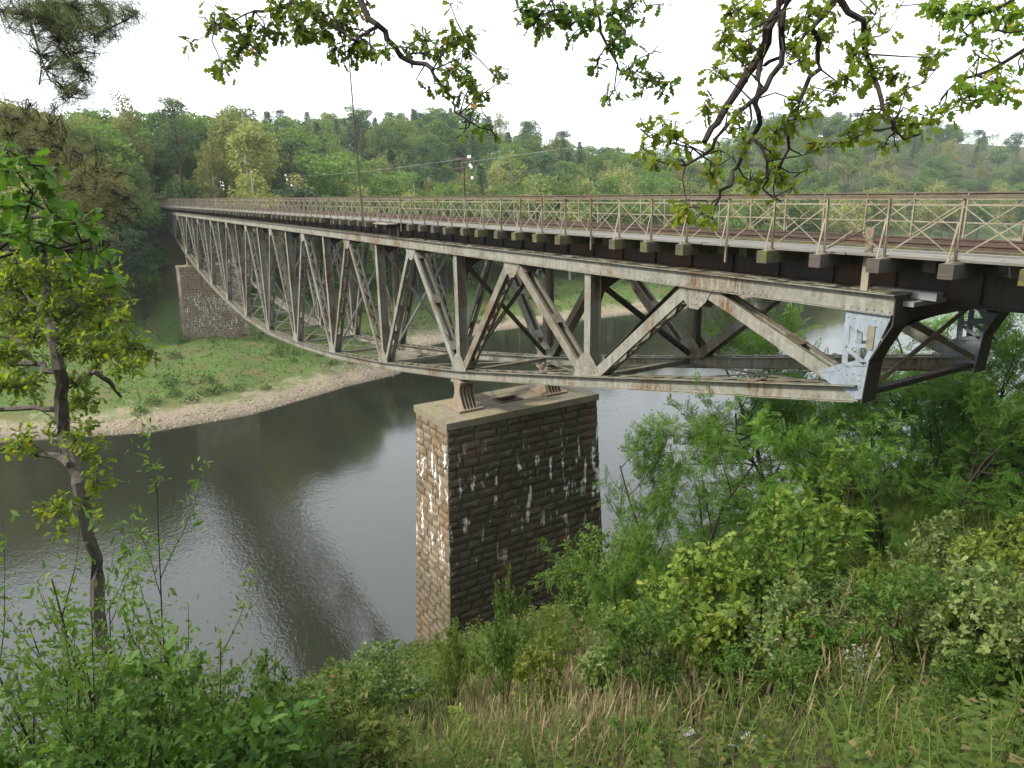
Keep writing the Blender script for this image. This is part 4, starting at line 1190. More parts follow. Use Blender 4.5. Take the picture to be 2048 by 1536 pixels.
Q_('green_oak', 1760, 1030, 1.4, 'dark oak sapling at the foot of the tall grass', 0, .8)
Q_('broad', 1700, 1130, 1.1, 'small leaved shrub in the right-hand thicket', 1, 1.1)
Q_('oak', 1850, 1130, 1.2, 'dark oak sapling above the green bottle', 2, 1.0)
Q_('big', 1950, 1150, 1.0, 'pale broad leaved sapling low at the right', 0, .9)
Q_('broad', 2040, 1180, 1.0, 'pale shrub low at the right edge', 0, 1.0)
Q_('oak', 1600, 1190, 1.1, 'yellowish oak sapling under the thicket', 0, 1.0)
Q_('green_oak', 1690, 1230, .8, 'dark green seedling behind the dry stalks', 1, 1.1)
Q_('broad', 1420, 1230, .9, 'dark low shrub behind the straw grass', 2, 1.2)
Q_('oak', 1260, 1260, .9, 'grey oak seedling at the right end of the straw grass', 3, 1.1)
Q_('dock', 1830, 1180, .9, 'brown seeding weed above the green bottle', 1, 1.1)
Q_('dock', 1420, 1330, .7, 'brown seeding weed left of the white plastic', 0, 1.1)
Q_('green_oak', 1960, 1320, .6, 'oak seedling right of the green bottle', 0, 1.2)
Q_('broad', 820, 1300, 1.0, 'shrub left of the pier foot above the straw grass', 2, 1.2)
Q_('broad', 1010, 1420, .5, 'seedling shrub in the straw grass', 1, 1.2)
Q_('oak', 700, 1330, 1.2, 'yellow green oak sapling right of the water patch', 0, 1.0)
Q_('broad', 780, 1330, 1.1, 'fresh green shrub left of the pier foot', 0, 1.2)
Q_('oak', 870, 1350, .9, 'grey green oak seedling below the pier corner', 1, 1.2)
Q_('big', 930, 1400, .7, 'pale broad leaved seedling left of the straw grass', 0, 1.2)
Q_('broad', 660, 1440, .9, 'green shrub at the bottom left of centre', 0, 1.3)
Q_('oak', 760, 1460, .7, 'oak seedling at the bottom left of the straw grass', 0, 1.3)
Q_('broad', 1130, 1270, 1.0, 'fresh green shrub below the dark pier face', 0, 1.2)
Q_('oak', 1280, 1180, 1.3, 'fresh oak sapling below the young robinia', 0, 1.1)
Q_('big', 1500, 1100, 1.4, 'broad leaved sapling at the heart of the thicket', 1, .9)
Q_('oak', 1600, 1040, 1.6, 'pale oak sapling above the thicket', 0, .9)
Q_('broad', 1730, 960, 1.5, 'green shrub beside the tall grass', 0, 1.0)
Q_('big', 1820, 880, 1.7, 'broad leaved sapling in front of the spreading robinia', 0, .8)
Q_('oak', 1920, 860, 1.8, 'oak sapling below the rear end post', 0, .9)
Q_('broad', 2030, 830, 1.8, 'fresh shrub at the right edge below the approach span', 0, 1.0)
Q_('oak', 1990, 1000, 1.5, 'yellow green oak sapling near the right edge', 0, 1.0)
Q_('robinia', 1560, 960, 2.2, 'small robinia in the middle of the thicket', 1, 1.0)
Q_('robinia', 1440, 960, 2.4, 'small feathery robinia in front of the tall one', 0, 1.0)
# lower left corner
P_('willow', 60, 985, 5.2, 'tall leafy willow stems at the left edge', 0, .9)
P_('willow', 150, 1080, 5.0, 'tall willow stems in front of the oak trunk', 1, .9)
P_('willow', 260, 1130, 5.6, 'willow stems leaning right of the oak trunk', 0, .9)
P_('willow', 20, 1150, 4.0, 'near willow stems in the lower left corner', 1, .9)
P_('willow', 550, 1285, 7.0, 'thin willow shoot over the water patch', 0, .45)
P_('green_oak', 470, 1310, 5.6, 'dark green oak sapling in the lower left thicket', 0, .9)
P_('green_oak', 545, 1340, 6.0, 'glossy oak sapling beside the water patch', 0, .8)
Q_('dock', 310, 1265, 1.25, 'rusty seeding weeds left of the oak saplings', 0, 1.3)
Q_('dock', 230, 1300, 1.2, 'brown seeding weeds below the oak trunk', 1, 1.3)
Q_('dock', 400, 1330, 1.1, 'reddish seeding weeds in the lower left thicket', 0, 1.2)
P_('broad', 330, 1370, 4.2, 'dense low shrub in the lower left', 2, 1.2)
P_('broad', 140, 1330, 4.0, 'leafy shrub below the willow stems', 2, 1.2)
P_('broad', 480, 1430, 4.6, 'leafy shrub at the bottom left of centre', 2, 1.2)
P_('green_oak', 590, 1400, 5.0, 'oak sapling at the bottom below the water patch', 0, .9)
P_('broad', 700, 1410, 5.6, 'grey green shrub at the bottom centre left', 0, 1.4)
plantH('broad', 840, 1390, .7, 'low shrub left of the dry grass', 1, 1.3)
P_('green_oak', 60, 1400, 3.6, 'large dark leaves in the lower left corner', 0, .8)
Q_('dock', 620, 1420, 1.0, 'brown weeds at the bottom left of centre', 1, 1.3)
Q_('dock', 780, 1370, .9, 'faded weeds above the low shrub', 0, 1.2)

# ------------------------------------------------------------------ ground cover of the near bank (uncountable)
def slope_points(n, x0, x1, y0, y1, rs, dens=None):
    X = rs.uniform(x0, x1, n); Y = rs.uniform(y0, y1, n)
    if dens is not None:
        k = rs.uniform(size=n) < dens(X, Y); X, Y = X[k], Y[k]
    return np.stack([X, Y, ground(X, Y)], -1)
rs = np.random.RandomState(33)
parts = []
P = slope_points(42000, -24, 8, .6, 14, rs); n = len(P); P[:, 2] += np.abs(rs.normal(size=n))*.14
parts.append(scatter(RHOMB, P, rdir(n, .5, rs), rdir(n, 1.2, rs), rs.uniform(.025, .075, n)))
P = slope_points(30000, -25, 26, 10, 33.5, rs); n = len(P); P[:, 2] += np.abs(rs.normal(size=n))*.3
parts.append(scatter(RHOMB, P, rdir(n, .6, rs), rdir(n, 1.2, rs), rs.uniform(.12, .30, n)))
def sprig(seed):
    r_ = np.random.RandomState(seed); pp = []; dd = []; nn = []; ss_ = []
    for k in range(17):
        t = .15+.85*k/16; a = k*2.4; pp.append((.06*math.sin(3*t), .05*math.cos(2*t), t)); dd.append((math.cos(a), math.sin(a), .25)); nn.append((0, 0, 1)); ss_.append(.20*(1.15-.6*t))
    V1, F1 = scatter(RHOMB, pp, dd, nn, ss_); V2 = np.array([(-.012, 0, 0), (.012, 0, 0), (.006, 0, 1), (-.006, 0, 1)]); return join([(V1, F1), (V2, np.array([(0, 1, 2, 3)]))])
SPR = sprig(1)
P = slope_points(11000, -24, 10, .8, 16, rs); n = len(P)
# a sprig's own axis is z: hand it over as normal, with a random heading
def upright(tpl, P, S, lean):
    n = len(P); Z = unit(rs.normal(size=(n, 3))*lean+np.array([0, 0, 1])); D = np.cross(rdir(n, 0, rs), Z)
    return scatter(tpl, P, D, Z, S)
parts.append(upright(SPR, P, rs.uniform(.2, .55, n), .25))
P = slope_points(5000, -26, 28, 12, 33, rs); n = len(P); parts.append(upright(SPR, P, rs.uniform(.5, 1.3, n), .2))
V, F_ = join(parts)
o = link('ground_cover', np_mesh('ground_cover', V, F_, M_HERB)); tag(o, 'low leafy herbs covering the near slope', 'ground cover', kind='stuff')
def pxdens(regs):
    def f(X, Y):
        D = np.zeros(len(X)); Z = ground(X, Y)
        d = np.stack([X, Y, Z], -1)-CAM; q = d@FWD; x = d@RGT/q; y = -(d@UPV)/q
        px = 1024+FPX*(cr*x+sr*y); py = 768+FPX*(-sr*x+cr*y)
        for (cx, cy, rx, ry, a) in regs: D = np.maximum(D, a*np.exp(-((px-cx)/rx)**2-((py-cy)/ry)**2))
        return np.where(q > .3, D, 0)
    return f
P = slope_points(110000, -16, 6, .6, 12, rs, pxdens([(1130, 1430, 210, 100, 1.), (1650, 1420, 110, 50, .3), (900, 1490, 120, 60, .2), (1500, 1400, 200, 70, .12), (1780, 1340, 60, 40, .6), (1000, 1500, 500, 100, .12)])); n = len(P)
V, F_ = scatter(STALK, P-np.array([0, 0, .03]), unit(rs.normal(size=(n, 3))*.22+np.array([.12, 0, 1])), rdir(n, 0, rs), rs.uniform(.3, .75, n))
o = link('dry_grass', np_mesh('dry_grass', V, F_, M_DRY)); tag(o, 'straw coloured dry grass stalks in the foreground', 'grass', kind='stuff')
P = slope_points(170000, -16, 16, .4, 18, rs, pxdens([(1900, 1500, 300, 110, 1.), (1600, 1510, 200, 60, .5), (1800, 1000, 110, 110, 1.), (1700, 900, 80, 60, .6), (1200, 1540, 500, 70, .25), (1400, 1450, 600, 150, .12)])); n = len(P)
dst = np.linalg.norm(P-CAM, axis=1)
V, F_ = scatter(BLADE, P-np.array([0, 0, .03]), unit(rs.normal(size=(n, 3))*.35+np.array([0, 0, 1])), rdir(n, 0, rs), rs.uniform(.6, 1.3, n)*np.where(dst > 8, .65, .4))
o = link('green_grass', np_mesh('green_grass', V, F_, M_GRASS)); tag(o, 'green grass blades on the near slope', 'grass', kind='stuff')

# far bank: herbs, stones
def bank_pts(n, d0, d1, x0, x1):
    X = rs.uniform(x0, x1, n); d = rs.uniform(d0, d1, n); Y = far_shore(X)+d
    return np.stack([X, Y, ground(X, Y)], -1)
parts = []
P = bank_pts(22000, 6.5, 30, -36, 150); n = len(P); P[:, 2] += np.abs(rs.normal(size=n))*.25*(1+np.sin(P[:, 0]*.6)*np.sin(P[:, 1]*.5))
parts.append(scatter(RHOMB, P, rdir(n, .3, rs), rdir(n, 1., rs), rs.uniform(.15, .4, n)))
for k in range(230):
    c = bank_pts(1, 4.5, 28, -34, 130)[0]; r = rs.uniform(.35, 1.2); m_ = int(160*r*r); q = rdir(m_, .3, rs)*r*rs.uniform(.5, 1, (m_, 1)); q[:, 2] = np.abs(q[:, 2])
    parts.append(scatter(RHOMB, c+q, rdir(m_, .2, rs), rdir(m_, 1, rs), rs.uniform(.15, .32, m_)))
V, F_ = join(parts)
o = link('bank_vegetation', np_mesh('bank_vegetation', V, F_, leafmat('bank_herbs', (.06, .12, .02), (.145, .20, .045), None, .25, ((.20, .15, .07), .93)))); tag(o, 'green weeds and low scrub on the far bank', 'vegetation', kind='stuff')
ico = np.array([(-1, -1, -.6), (1, -1, -.6), (1, 1, -.6), (-1, 1, -.6), (-.7, -.6, .6), (.6, -.7, .5), (.7, .6, .65), (-.5, .7, .5)])*.5
icf = np.array([(0, 3, 2, 1), (4, 5, 6, 7), (0, 1, 5, 4), (1, 2, 6, 5), (2, 3, 7, 6), (3, 0, 4, 7)])
P = np.concatenate([bank_pts(8500, .1, 3.6, -36, 60), bank_pts(2500, .1, 4, 60, 150), bank_pts(2500, 3, 9, 14, 40)]); n = len(P)
X = rs.uniform(-20, 10, 900); Yn = 32.2+rs.uniform(-1.6, .6, 900); P = np.concatenate([P, np.stack([X, Yn, ground(X, Yn)], -1)]); n = len(P)
V, F_ = scatter((ico, icf), P, rdir(n, 0, rs), rdir(n, 1.5, rs), np.exp(rs.normal(size=n)*.5)*.09)
def gravmat():
    m, t, out = newmat('shore_stone'); N = NT(t); col = N.mix(N.island(), (.17, .135, .10), (.40, .345, .28))
    t.links.new(N.principled(col, .9, 0, None, .2), out.inputs[0]); return m
o = link('shore_stones', np_mesh('shore_stones', V, F_, gravmat())); tag(o, 'pale stones strewn along the shore', 'stones', kind='stuff')

# ------------------------------------------------------------------ boughs and trees close to the camera
def bough(name, label, cat, depth, limbs, blobs, leaf, tpl, mat, dens, bark, seed, foot=None, djit=.5, droop=.35, group=None, along=False):
    """limbs: list of (pixel polyline with half-widths) at `depth`; blobs: (px, py, radius px) leaf clusters"""
    rs = np.random.RandomState(seed); segs = []; allp = []
    for ln in limbs:
        off = rs.uniform(-djit, djit)*.6; pts = []; rad = []
        for k, q in enumerate(ln):
            dd = depth+off+(.35*djit*math.sin(k*1.3+seed))
            pts.append(at(q[0], q[1], dd)); rad.append(max(.003, q[2]/FPX*dd))
        # subdivide with a little crookedness
        P2 = []; R2 = []
        for a in range(len(pts)-1):
            for t in (0, .5):
                j = np.zeros(3) if t == 0 else rs.normal(size=3)*.02
                P2.append(pts[a]*(1-t)+pts[a+1]*t+j); R2.append(rad[a]*(1-t)+rad[a+1]*t)
        P2.append(pts[-1]); R2.append(rad[-1]); segs.append((P2, R2)); allp += P2
    A = np.array(allp); LP = []; LD = []; LN = []; LS = []
    for (bx, by, br_) in blobs:
        c = at(bx, by, depth+rs.uniform(-djit, djit)); R = br_/FPX*depth*(1.3 if foot is not None else 1.)
        near_ = A[np.argmin(np.linalg.norm(A-c, axis=1)+rs.uniform(0, .15, len(A)))]
        mid = (near_+c)/2+rs.normal(size=3)*.05
        segs.append(([near_, mid, c], [.010, .007, .005]))
        n = max(4, int(dens*br_*br_/leaf**2*1e-4*depth**2*2.2*1e-2*100/ (FPX/1416.)**2 / 100)) if False else max(4, int(dens*math.pi*R*R/(leaf*leaf*.45)))
        nt_ = max(2, n//5)
        for k in range(nt_):
            e = c+unit(rs.normal(size=3))*R*rs.uniform(.4, 1.25)*np.array([1, 1, .9])
            m_ = (c+e)/2+rs.normal(size=3)*.04
            segs.append(([c, m_, e], [.006, .0045, .0025]))
            dtw = unit(e-c); st_ = c
            if along:
                st_ = A[np.argmin(np.linalg.norm(A-e, axis=1)*rs.uniform(.7, 1.3, len(A)))]
                if np.linalg.norm(st_-e) > .9: st_ = c
                m_ = (st_+e)/2+rs.normal(size=3)*.06; segs.append(([st_, m_, e], [.008, .006, .003])); dtw = unit(e-st_)
            for j in range(max(2, n//nt_)):
                t = rs.uniform(.25, 1.1); p = st_+(e-st_)*t+rs.normal(size=3)*(.09 if along else .025)
                LP.append(p); LD.append(unit(dtw*.6+rs.normal(size=3)*.7+np.array([0, 0, -droop]))); LN.append(unit(rs.normal(size=3)*.6+np.array([0, 0, 1]))); LS.append(leaf*rs.uniform(.65, 1.2))
    base = Vector(foot) if foot is not None else Vector(segs[0][0][0])
    r = empty(name, base); b = np.array(base)
    segs = [([p-b for p in pp], rr) for pp, rr in segs]
    link('limb' if foot is None else 'trunk', stem_mesh('limb', segs, bark, 6), r)
    V, F_ = scatter(tpl, np.array(LP)-b, LD, LN, LS)
    link('foliage' if foot is None else 'crown', np_mesh('foliage', V, F_, mat), r)
    tag(r, label, cat, group); return r
G_B = 'oak boughs hanging into the top of the view'
bough('oak_bough', 'slim oak bough hanging from the top left, forked and dark', 'bough', 8.0,
      [[(716, -40, 7), (721, 0, 7), (729, 20, 6.5), (753, 48, 6), (774, 79, 6), (801, 113, 5.5), (828, 126, 5), (864, 137, 4.5), (869, 154, 4), (887, 178, 4), (909, 198, 3.5), (910, 212, 2.5), (919, 229, 2), (939, 243, 1.7), (982, 260, 1.2)],
       [(753, 55, 4), (736, 63, 4), (719, 73, 3.5), (705, 80, 3), (680, 60, 2)], [(811, 116, 2.5), (839, 106, 2), (863, 99, 1.7), (897, 99, 1.3), (930, 75, 1)], [(939, 243, 1.5), (917, 258, 1)],
       [(590, -40, 5), (582, 0, 4.5), (576, 14, 4), (541, 20, 3.5), (509, 22, 3), (504, 44, 2.5), (492, 75, 2.2), (485, 103, 1.8), (450, 125, 1.2)], [(509, 22, 2), (470, 40, 1.5), (430, 50, 1)], [(470, 40, 1.2), (395, 80, .8)]],
      [(430, 45, 30), (455, 30, 25), (480, 100, 36), (445, 128, 26), (380, 88, 12), (500, 70, 26), (530, 60, 26), (560, 20, 36), (600, 55, 40), (560, 70, 20), (650, 60, 36), (640, 20, 34), (680, 30, 34), (610, 10, 26), (710, 85, 36), (745, 95, 28), (675, 95, 24), (700, 20, 24), (520, 110, 20), (735, 10, 18),
       (815, 95, 22), (850, 80, 30), (880, 95, 26), (905, 75, 30), (935, 70, 20), (930, 95, 16), (900, 140, 24), (930, 140, 22), (880, 170, 18), (860, 175, 12), (945, 165, 24), (990, 152, 18), (1005, 160, 10), (960, 190, 22), (950, 220, 18), (925, 185, 14), (965, 255, 14), (925, 268, 9), (985, 262, 12), (900, 8, 8), (770, 95, 14)],
      .115, OAKLEAF, M_OAKDK, 3.3, M_TWIG, 1, None, .5, .35, G_B)
bough('oak_bough', 'small oak bough drooping at the top centre', 'bough', 7.6,
      [[(1180, -40, 4), (1189, 0, 3.6), (1200, 41, 3), (1215, 92, 2.6), (1235, 128, 2), (1246, 148, 1.5), (1290, 160, 1)], [(1100, -30, 3), (1110, 20, 2), (1085, 60, 1.2)], [(1270, -30, 2.5), (1255, 30, 2), (1230, 80, 1.2)], [(1215, 92, 1.5), (1195, 140, 1)], [(1246, 148, 1), (1225, 185, .8)]],
      [(1050, 20, 30), (1085, 25, 34), (1120, 20, 34), (1155, 35, 34), (1080, 65, 18), (1055, 50, 18), (1180, 25, 26), (1225, 30, 38), (1265, 15, 30), (1250, 70, 26), (1225, 90, 22), (1150, 65, 16), (1195, 130, 20), (1215, 190, 16), (1270, 145, 26), (1300, 160, 26), (1325, 180, 20), (1285, 185, 16), (1305, 105, 9), (1235, 190, 10), (1325, 8, 10)],
      .115, OAKLEAF, M_OAKDK, 3.2, M_TWIG, 2, None, .5, .35, G_B)
bough('oak_bough', 'big dark oak limbs hanging in front of the right-hand hill', 'bough', 7.0,
      [[(1575, -60, 11), (1563, 0, 11), (1535, 56, 11), (1517, 118, 10), (1476, 179, 8), (1435, 246, 7), (1409, 284, 6)],
       [(1588, -60, 8), (1576, 0, 8), (1563, 51, 7), (1565, 97, 6.5), (1542, 153, 6), (1507, 200, 5), (1450, 256, 4), (1425, 297, 3.5), (1404, 312, 3), (1345, 330, 2)],
       [(1522, 118, 6), (1519, 179, 6), (1517, 225, 5.5), (1504, 276, 5), (1476, 333, 4), (1466, 358, 4), (1440, 381, 3), (1435, 404, 2.5), (1409, 453, 1.5)],
       [(1504, 276, 4), (1535, 322, 3.5), (1535, 353, 3), (1525, 376, 2), (1545, 395, 1.5)],
       [(1685, -60, 7), (1670, 0, 7), (1624, 56, 6), (1635, 102, 5), (1640, 138, 5), (1609, 179, 4.5), (1596, 230, 4), (1578, 251, 4), (1578, 297, 3), (1558, 333, 2.5), (1537, 348, 2)],
       [(1690, -60, 7), (1681, 0, 7), (1727, 41, 6), (1724, 77, 5.5), (1742, 138, 5), (1763, 200, 4.5), (1783, 241, 3.5), (1809, 279, 2)],
       [(1624, 56, 4), (1600, 85, 4), (1560, 115, 4), (1530, 130, 4)], [(1404, 312, 2), (1360, 290, 1.8), (1300, 275, 1.2)], [(1783, 255, 2), (1740, 262, 1.5), (1690, 285, 1)], [(1767, 210, 2), (1820, 175, 1.3), (1870, 140, 1)], [(1500, 210, 2.5), (1496, 260, 2)]],
      [(1470, 25, 34), (1450, 60, 24), (1495, 80, 34), (1510, 30, 38), (1475, 110, 24), (1440, 78, 16), (1610, 35, 38), (1640, 70, 34), (1585, 95, 28), (1660, 20, 26), (1600, 120, 26), (1430, 140, 22), (1460, 150, 18), (1500, 140, 20), (1415, 215, 22), (1450, 225, 20), (1480, 215, 18), (1295, 265, 26), (1325, 250, 22), (1345, 275, 26), (1370, 290, 20), (1285, 300, 16), (1310, 320, 18), (1350, 325, 14), (1440, 300, 20), (1480, 255, 22), (1490, 290, 20), (1550, 265, 28), (1575, 240, 20), (1605, 205, 28), (1625, 235, 20), (1620, 180, 16), (1540, 300, 20), (1420, 345, 22), (1440, 330, 14), (1500, 360, 26), (1540, 345, 20), (1565, 360, 28), (1585, 375, 16), (1515, 380, 16), (1375, 415, 26), (1400, 430, 22), (1365, 400, 16), (1425, 440, 14), (1550, 395, 14), (1600, 345, 12),
       (1705, 105, 30), (1690, 150, 24), (1670, 185, 24), (1710, 180, 20), (1735, 130, 20), (1760, 150, 24), (1790, 150, 20), (1750, 30, 26), (1730, 60, 18), (1780, 60, 12), (1750, 245, 24), (1725, 230, 20), (1700, 265, 26), (1670, 285, 18), (1640, 285, 20), (1800, 235, 26), (1835, 250, 24), (1815, 170, 20), (1850, 150, 16), (1790, 290, 12), (1770, 290, 16), (1860, 115, 24), (1880, 100, 18), (1845, 230, 16), (1775, 200, 20)],
      .11, OAKLEAF, M_OAK, 3.2, M_TWIG, 3, None, .55, .35, G_B)
bough('oak_bough', 'leafy oak bough reaching in from the top right corner', 'bough', 7.4,
      [[(2110, 80, 5), (2048, 100, 4.5), (2003, 128, 4), (1952, 151, 3), (1911, 166, 2), (1880, 200, 1.2)], [(2100, -30, 4), (1990, 20, 3), (1920, 30, 2), (1850, 15, 1.2)], [(2060, 60, 2), (1990, 60, 1.5)], [(1952, 151, 1.5), (1920, 200, 1)]],
      [(1850, 12, 20), (1885, 22, 28), (1925, 30, 34), (1965, 20, 34), (2005, 30, 34), (2040, 45, 26), (1960, 65, 26), (1935, 70, 18), (2000, 75, 20), (1985, 165, 28), (1955, 185, 26), (2020, 185, 26), (1920, 200, 26), (1890, 225, 22), (1865, 235, 18), (2040, 140, 18), (1995, 130, 18), (1960, 115, 14), (1945, 100, 10), (1930, 155, 14), (1800, 12, 8)],
      .115, OAKLEAF, M_OAK, 3.2, M_TWIG, 4, None, .4, .35, G_B)
# the oak on the left with its trunk
tp = at(205, 1330, 10.2); ft = (tp[0]+.1, tp[1], gz(tp[0], tp[1]))
fx, fy, ff = project(ft)
bough('oak_tree', 'leafy young oak with a dark trunk at the left edge', 'tree', 10.0,
      [[(fx+5, fy+20, 17), (230, 1400, 15), (207, 1290, 14), (195, 1160, 13), (176, 1068, 12), (156, 970, 11.5), (141, 923, 12), (129, 872, 13), (121, 794, 12), (117, 736, 12), (105, 669, 11), (94, 599, 9), (90, 540, 7), (80, 480, 5)],
       [(121, 779, 6), (156, 763, 5.5), (187, 740, 5), (211, 720, 4), (250, 700, 2.5), (290, 700, 1.5)], [(187, 742, 5), (219, 763, 5), (242, 794, 3)], [(112, 743, 6), (86, 728, 6), (39, 726, 6), (-40, 735, 6)],
       [(72, 727, 4), (47, 697, 4), (23, 677, 4), (-40, 670, 4)], [(120, 818, 6), (70, 814, 5.5), (12, 818, 5), (-40, 818, 5)], [(140, 930, 8), (117, 913, 7), (78, 909, 6), (0, 896, 6), (-40, 890, 6)], [(105, 660, 4), (150, 620, 3), (200, 580, 1.5)], [(100, 630, 4), (60, 600, 3), (20, 560, 2)], [(160, 990, 3), (120, 1030, 2)]],
      [(20, 560, 42), (60, 590, 42), (130, 560, 40), (180, 580, 42), (215, 560, 24), (150, 630, 40), (200, 650, 36), (240, 640, 28), (225, 695, 34), (265, 690, 30), (295, 700, 18), (180, 700, 34), (245, 735, 24), (30, 640, 42), (20, 700, 36), (60, 670, 34), (100, 610, 30), (20, 770, 34), (65, 765, 28), (125, 690, 30), (150, 770, 24), (165, 800, 24), (140, 820, 22), (120, 845, 20), (150, 880, 24), (180, 900, 26), (195, 960, 20), (175, 1000, 18), (60, 880, 24), (40, 895, 20), (95, 870, 16), (110, 1020, 26), (130, 1060, 18), (90, 1010, 14), (190, 1035, 10), (180, 850, 14), (200, 930, 16), (280, 720, 14), (30, 530, 30), (110, 530, 26), (70, 545, 24), (210, 600, 22)],
      .105, OAKLEAF, M_OAK, 2.5, M_BARK, 5, ft, .8, .2)
bough('oak_bough', 'glossy green oak bough close by at the left edge', 'bough', 5.2,
      [[(-80, 600, 6), (-10, 500, 5), (50, 440, 4), (110, 430, 3), (180, 480, 2), (225, 540, 1.3)], [(-60, 450, 4), (10, 370, 3), (30, 310, 1.5)], [(50, 440, 2), (80, 370, 1.5), (110, 335, 1)], [(-20, 520, 3), (60, 500, 2), (130, 500, 1.2)]],
      [(15, 300, 24), (35, 345, 34), (65, 385, 38), (95, 415, 38), (30, 415, 40), (115, 445, 34), (150, 455, 28), (108, 335, 12), (172, 462, 18), (60, 480, 36), (15, 475, 34), (130, 500, 30), (200, 505, 18), (230, 548, 12), (195, 482, 16), (85, 350, 20), (10, 350, 24), (60, 330, 16), (90, 490, 26), (165, 500, 18)],
      .14, OAKLEAF, M_OAKSHADE, 2.8, M_TWIG, 6, None, .45, .25)
bough('pine_bough', 'feathery pine bough in the top left corner', 'bough', 11.0,
      [[(-60, 10, 5), (60, 30, 4), (150, 50, 3), (220, 55, 2), (270, 28, 1)], [(60, 40, 2.5), (80, 110, 2), (100, 160, 1.6), (140, 195, 1)], [(100, 40, 2), (140, 110, 1.6), (170, 140, 1)], [(-40, -30, 3), (90, 5, 2), (200, 10, 1.2)], [(80, 110, 1.5), (78, 170, .8)]],
      [(15, 15, 30), (45, 30, 34), (20, 55, 18), (80, 15, 34), (110, 35, 36), (150, 15, 34), (160, 45, 34), (200, 15, 30), (215, 45, 28), (250, 30, 24), (272, 22, 15), (230, 70, 20), (190, 70, 28), (150, 80, 30), (110, 75, 30), (130, 115, 28), (160, 140, 26), (190, 105, 20), (105, 150, 20), (150, 175, 22), (125, 195, 16), (170, 190, 16), (75, 70, 20), (85, 110, 14), (60, 60, 14), (80, 165, 8), (175, 160, 16)],
      .075, TUFT, M_PINE, 2.3, M_TWIG, 7, None, .6, 0., 'pine boughs at the left', True)
bough('pine_bough', 'browning pine bough sweeping down at the left', 'bough', 10.5,
      [[(-60, 225, 5), (0, 228, 5), (50, 232, 4.5), (100, 260, 4), (150, 310, 3), (190, 335, 2), (240, 345, 1)], [(60, 240, 3), (110, 330, 2), (170, 390, 1.5), (230, 410, 1)], [(100, 260, 2), (140, 340, 1.5), (200, 365, 1)], [(-50, 280, 3), (60, 330, 2), (140, 400, 1.2), (190, 430, .8)]],
      [(40, 245, 30), (85, 270, 32), (20, 225, 26), (125, 320, 34), (60, 300, 34), (20, 270, 28), (100, 360, 30), (160, 370, 32), (200, 345, 28), (225, 375, 30), (255, 395, 28), (210, 415, 30), (160, 420, 26), (275, 415, 16), (60, 210, 22), (110, 215, 20), (150, 300, 20), (130, 260, 20), (190, 300, 16), (240, 430, 20), (180, 440, 16)],
      .075, TUFT, M_PINEBR, 1.9, M_TWIG, 8, None, .6, .2, 'pine boughs at the left', True)

# ------------------------------------------------------------------ litter on the slope
def litter():
    m, t, out = newmat('white_plastic'); N = NT(t); t.links.new(N.principled((.75, .75, .74), .35), out.inputs[0])
    m2, t2, out2 = newmat('green_glass'); N2 = NT(t2); t2.links.new(N2.principled((.10, .20, .14), .12), out2.inputs[0]); return m, m2
M_WHITE, M_GLASS = litter()
def hit(px, py):
    d = direction(px, py); t = .5
    while t < 60:
        p = CAM+d*t
        if p[2] < gz(p[0], p[1]): return p
        t += .03
    return p
def bag(px, py, label, s):
    p = hit(px, py); rs = np.random.RandomState(int(px)); n = 9
    V = []; 
    for j in range(n):
        for i in range(n):
            u_, v_ = i/(n-1)-.5, j/(n-1)-.5
            V.append((u_*s*(1+rs.uniform(-.1, .1)), v_*s*.6, (.22*s*(1-4*u_*u_)*(1-4*v_*v_))*rs.uniform(.2, 1)+.02))
    Fq = [(j*n+i, j*n+i+1, (j+1)*n+i+1, (j+1)*n+i) for j in range(n-1) for i in range(n-1)]
    o = link('plastic_bag', np_mesh('plastic_bag', np.array(V), np.array(Fq), M_WHITE)); o.location = p+np.array([0, 0, .06]); o.rotation_euler = (-.5, .1, rs.uniform(0, 3))
    tag(o, label, 'litter')
bag(1500, 1492, 'crumpled white plastic bag in the grass at the bottom right', .34)
bag(1375, 1475, 'scrap of white plastic left of the larger bag', .12)
p = hit(1850, 1300)
bo = empty('bottle', p+np.array([0, 0, .10])); tag(bo, 'green glass bottle lying in the weeds at the right', 'bottle')
link('body', MB().tube([(0, 0, 0), (.01, 0, 0), (.15, 0, 0), (.18, 0, 0), (.20, 0, 0)], [.028, .033, .033, .02, .013], 10).mesh('body', M_GLASS, True), bo)
link('neck', MB().tube([(.20, 0, 0), (.255, 0, 0), (.256, 0, 0), (.27, 0, 0)], [.013, .012, .015, .015], 10).mesh('neck', M_GLASS, True), bo)
bo.rotation_euler = (0, .05, -.5)

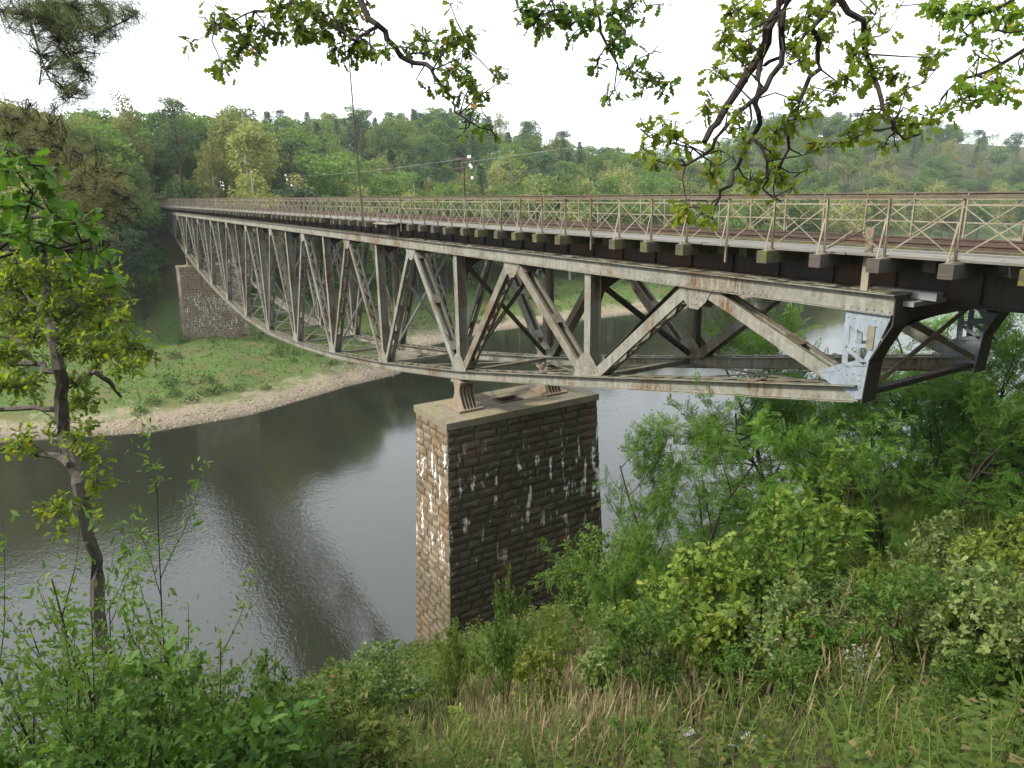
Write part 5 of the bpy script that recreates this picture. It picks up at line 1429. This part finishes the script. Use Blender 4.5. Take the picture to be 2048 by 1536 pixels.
# single out the trees of the far wood that would read alike
from collections import defaultdict
ORD = ['first', 'second', 'third', 'fourth', 'fifth', 'sixth', 'seventh', 'eighth', 'ninth', 'tenth', 'eleventh', 'twelfth', 'thirteenth', 'fourteenth', 'fifteenth', 'sixteenth', 'seventeenth', 'eighteenth', 'nineteenth', 'twentieth']
same = defaultdict(list)
for o in bpy.data.objects:
    if o.get('group') == 'trees of the far wood': same[o['label']].append(o)
for lab, os_ in same.items():
    if len(os_) < 2: continue
    os_.sort(key=lambda o: project(o.location)[0])
    for k, o in enumerate(os_): o['label'] = (ORD[k] if k < 20 else '%dth' % (k+1))+' '+lab.replace(' tree ', ' ')+' from left'
    for o in os_:
        if len(o['label'].split()) > 16: o['label'] = o['label'].replace('round ', '').replace('drooping ', '').replace('conical ', '').replace('tufted ', '')

# the wooded bank the photographer stands on, unseen, thickened to shade bridge and pier
rs = np.random.RandomState(17); parts = []; segs = []
for k in range(170):
    x = rs.uniform(-70, 70); y = rs.uniform(-46, 24)
    if (y > -6 and x+13.7 < 3.4*max(y, 0)+12) or -3 < x < 9 or math.hypot(x-CAM[0], y) < 8: continue
    z = gz(x, y); H = rs.uniform(14, 19); segs.append(([(x, y, z-.5), (x, y, z+H*.5), (x, y, z+H*.9)], [.25, .18, .05]))
    for j in range(14):
        v = unit(rs.normal(size=3)); c = np.array([x, y, z+H*.58])+v*np.array([3.4, 3.4, H*.36])*rs.uniform(.4, 1); R = rs.uniform(1.2, 2.0); m_ = 34
        q = rdir(m_, .2, rs)*R*rs.uniform(.4, 1, (m_, 1)); parts.append(scatter(RHOMB, c+q, rdir(m_, 0, rs), rdir(m_, .5, rs), rs.uniform(.65, 1.15, m_)))
V, F_ = join(parts); o = link('woodland', np_mesh('woodland', V, F_, FAR['broadleaf'])); tag(o, 'wood on the near bank behind the viewpoint', 'woodland', kind='stuff')
link('trunks', stem_mesh('trunks', segs, M_BARK, 6), o)['kind'] = 'stuff'
# ------------------------------------------------------------------ thin haze over the valley
hz, t, out = newmat('valley_haze')
pv = t.nodes.new('ShaderNodeVolumePrincipled'); pv.inputs['Color'].default_value = (.80, .88, 1.0, 1); pv.inputs['Density'].default_value = .0002
pv.inputs['Anisotropy'].default_value = .2
t.links.new(pv.outputs[0], out.inputs['Volume'])
hb = MB().box((-1600, -700, -30), (2600, 3100, 62)).build('haze', hz); tag(hb, 'thin pale blue haze over the valley', 'haze', kind='stuff')
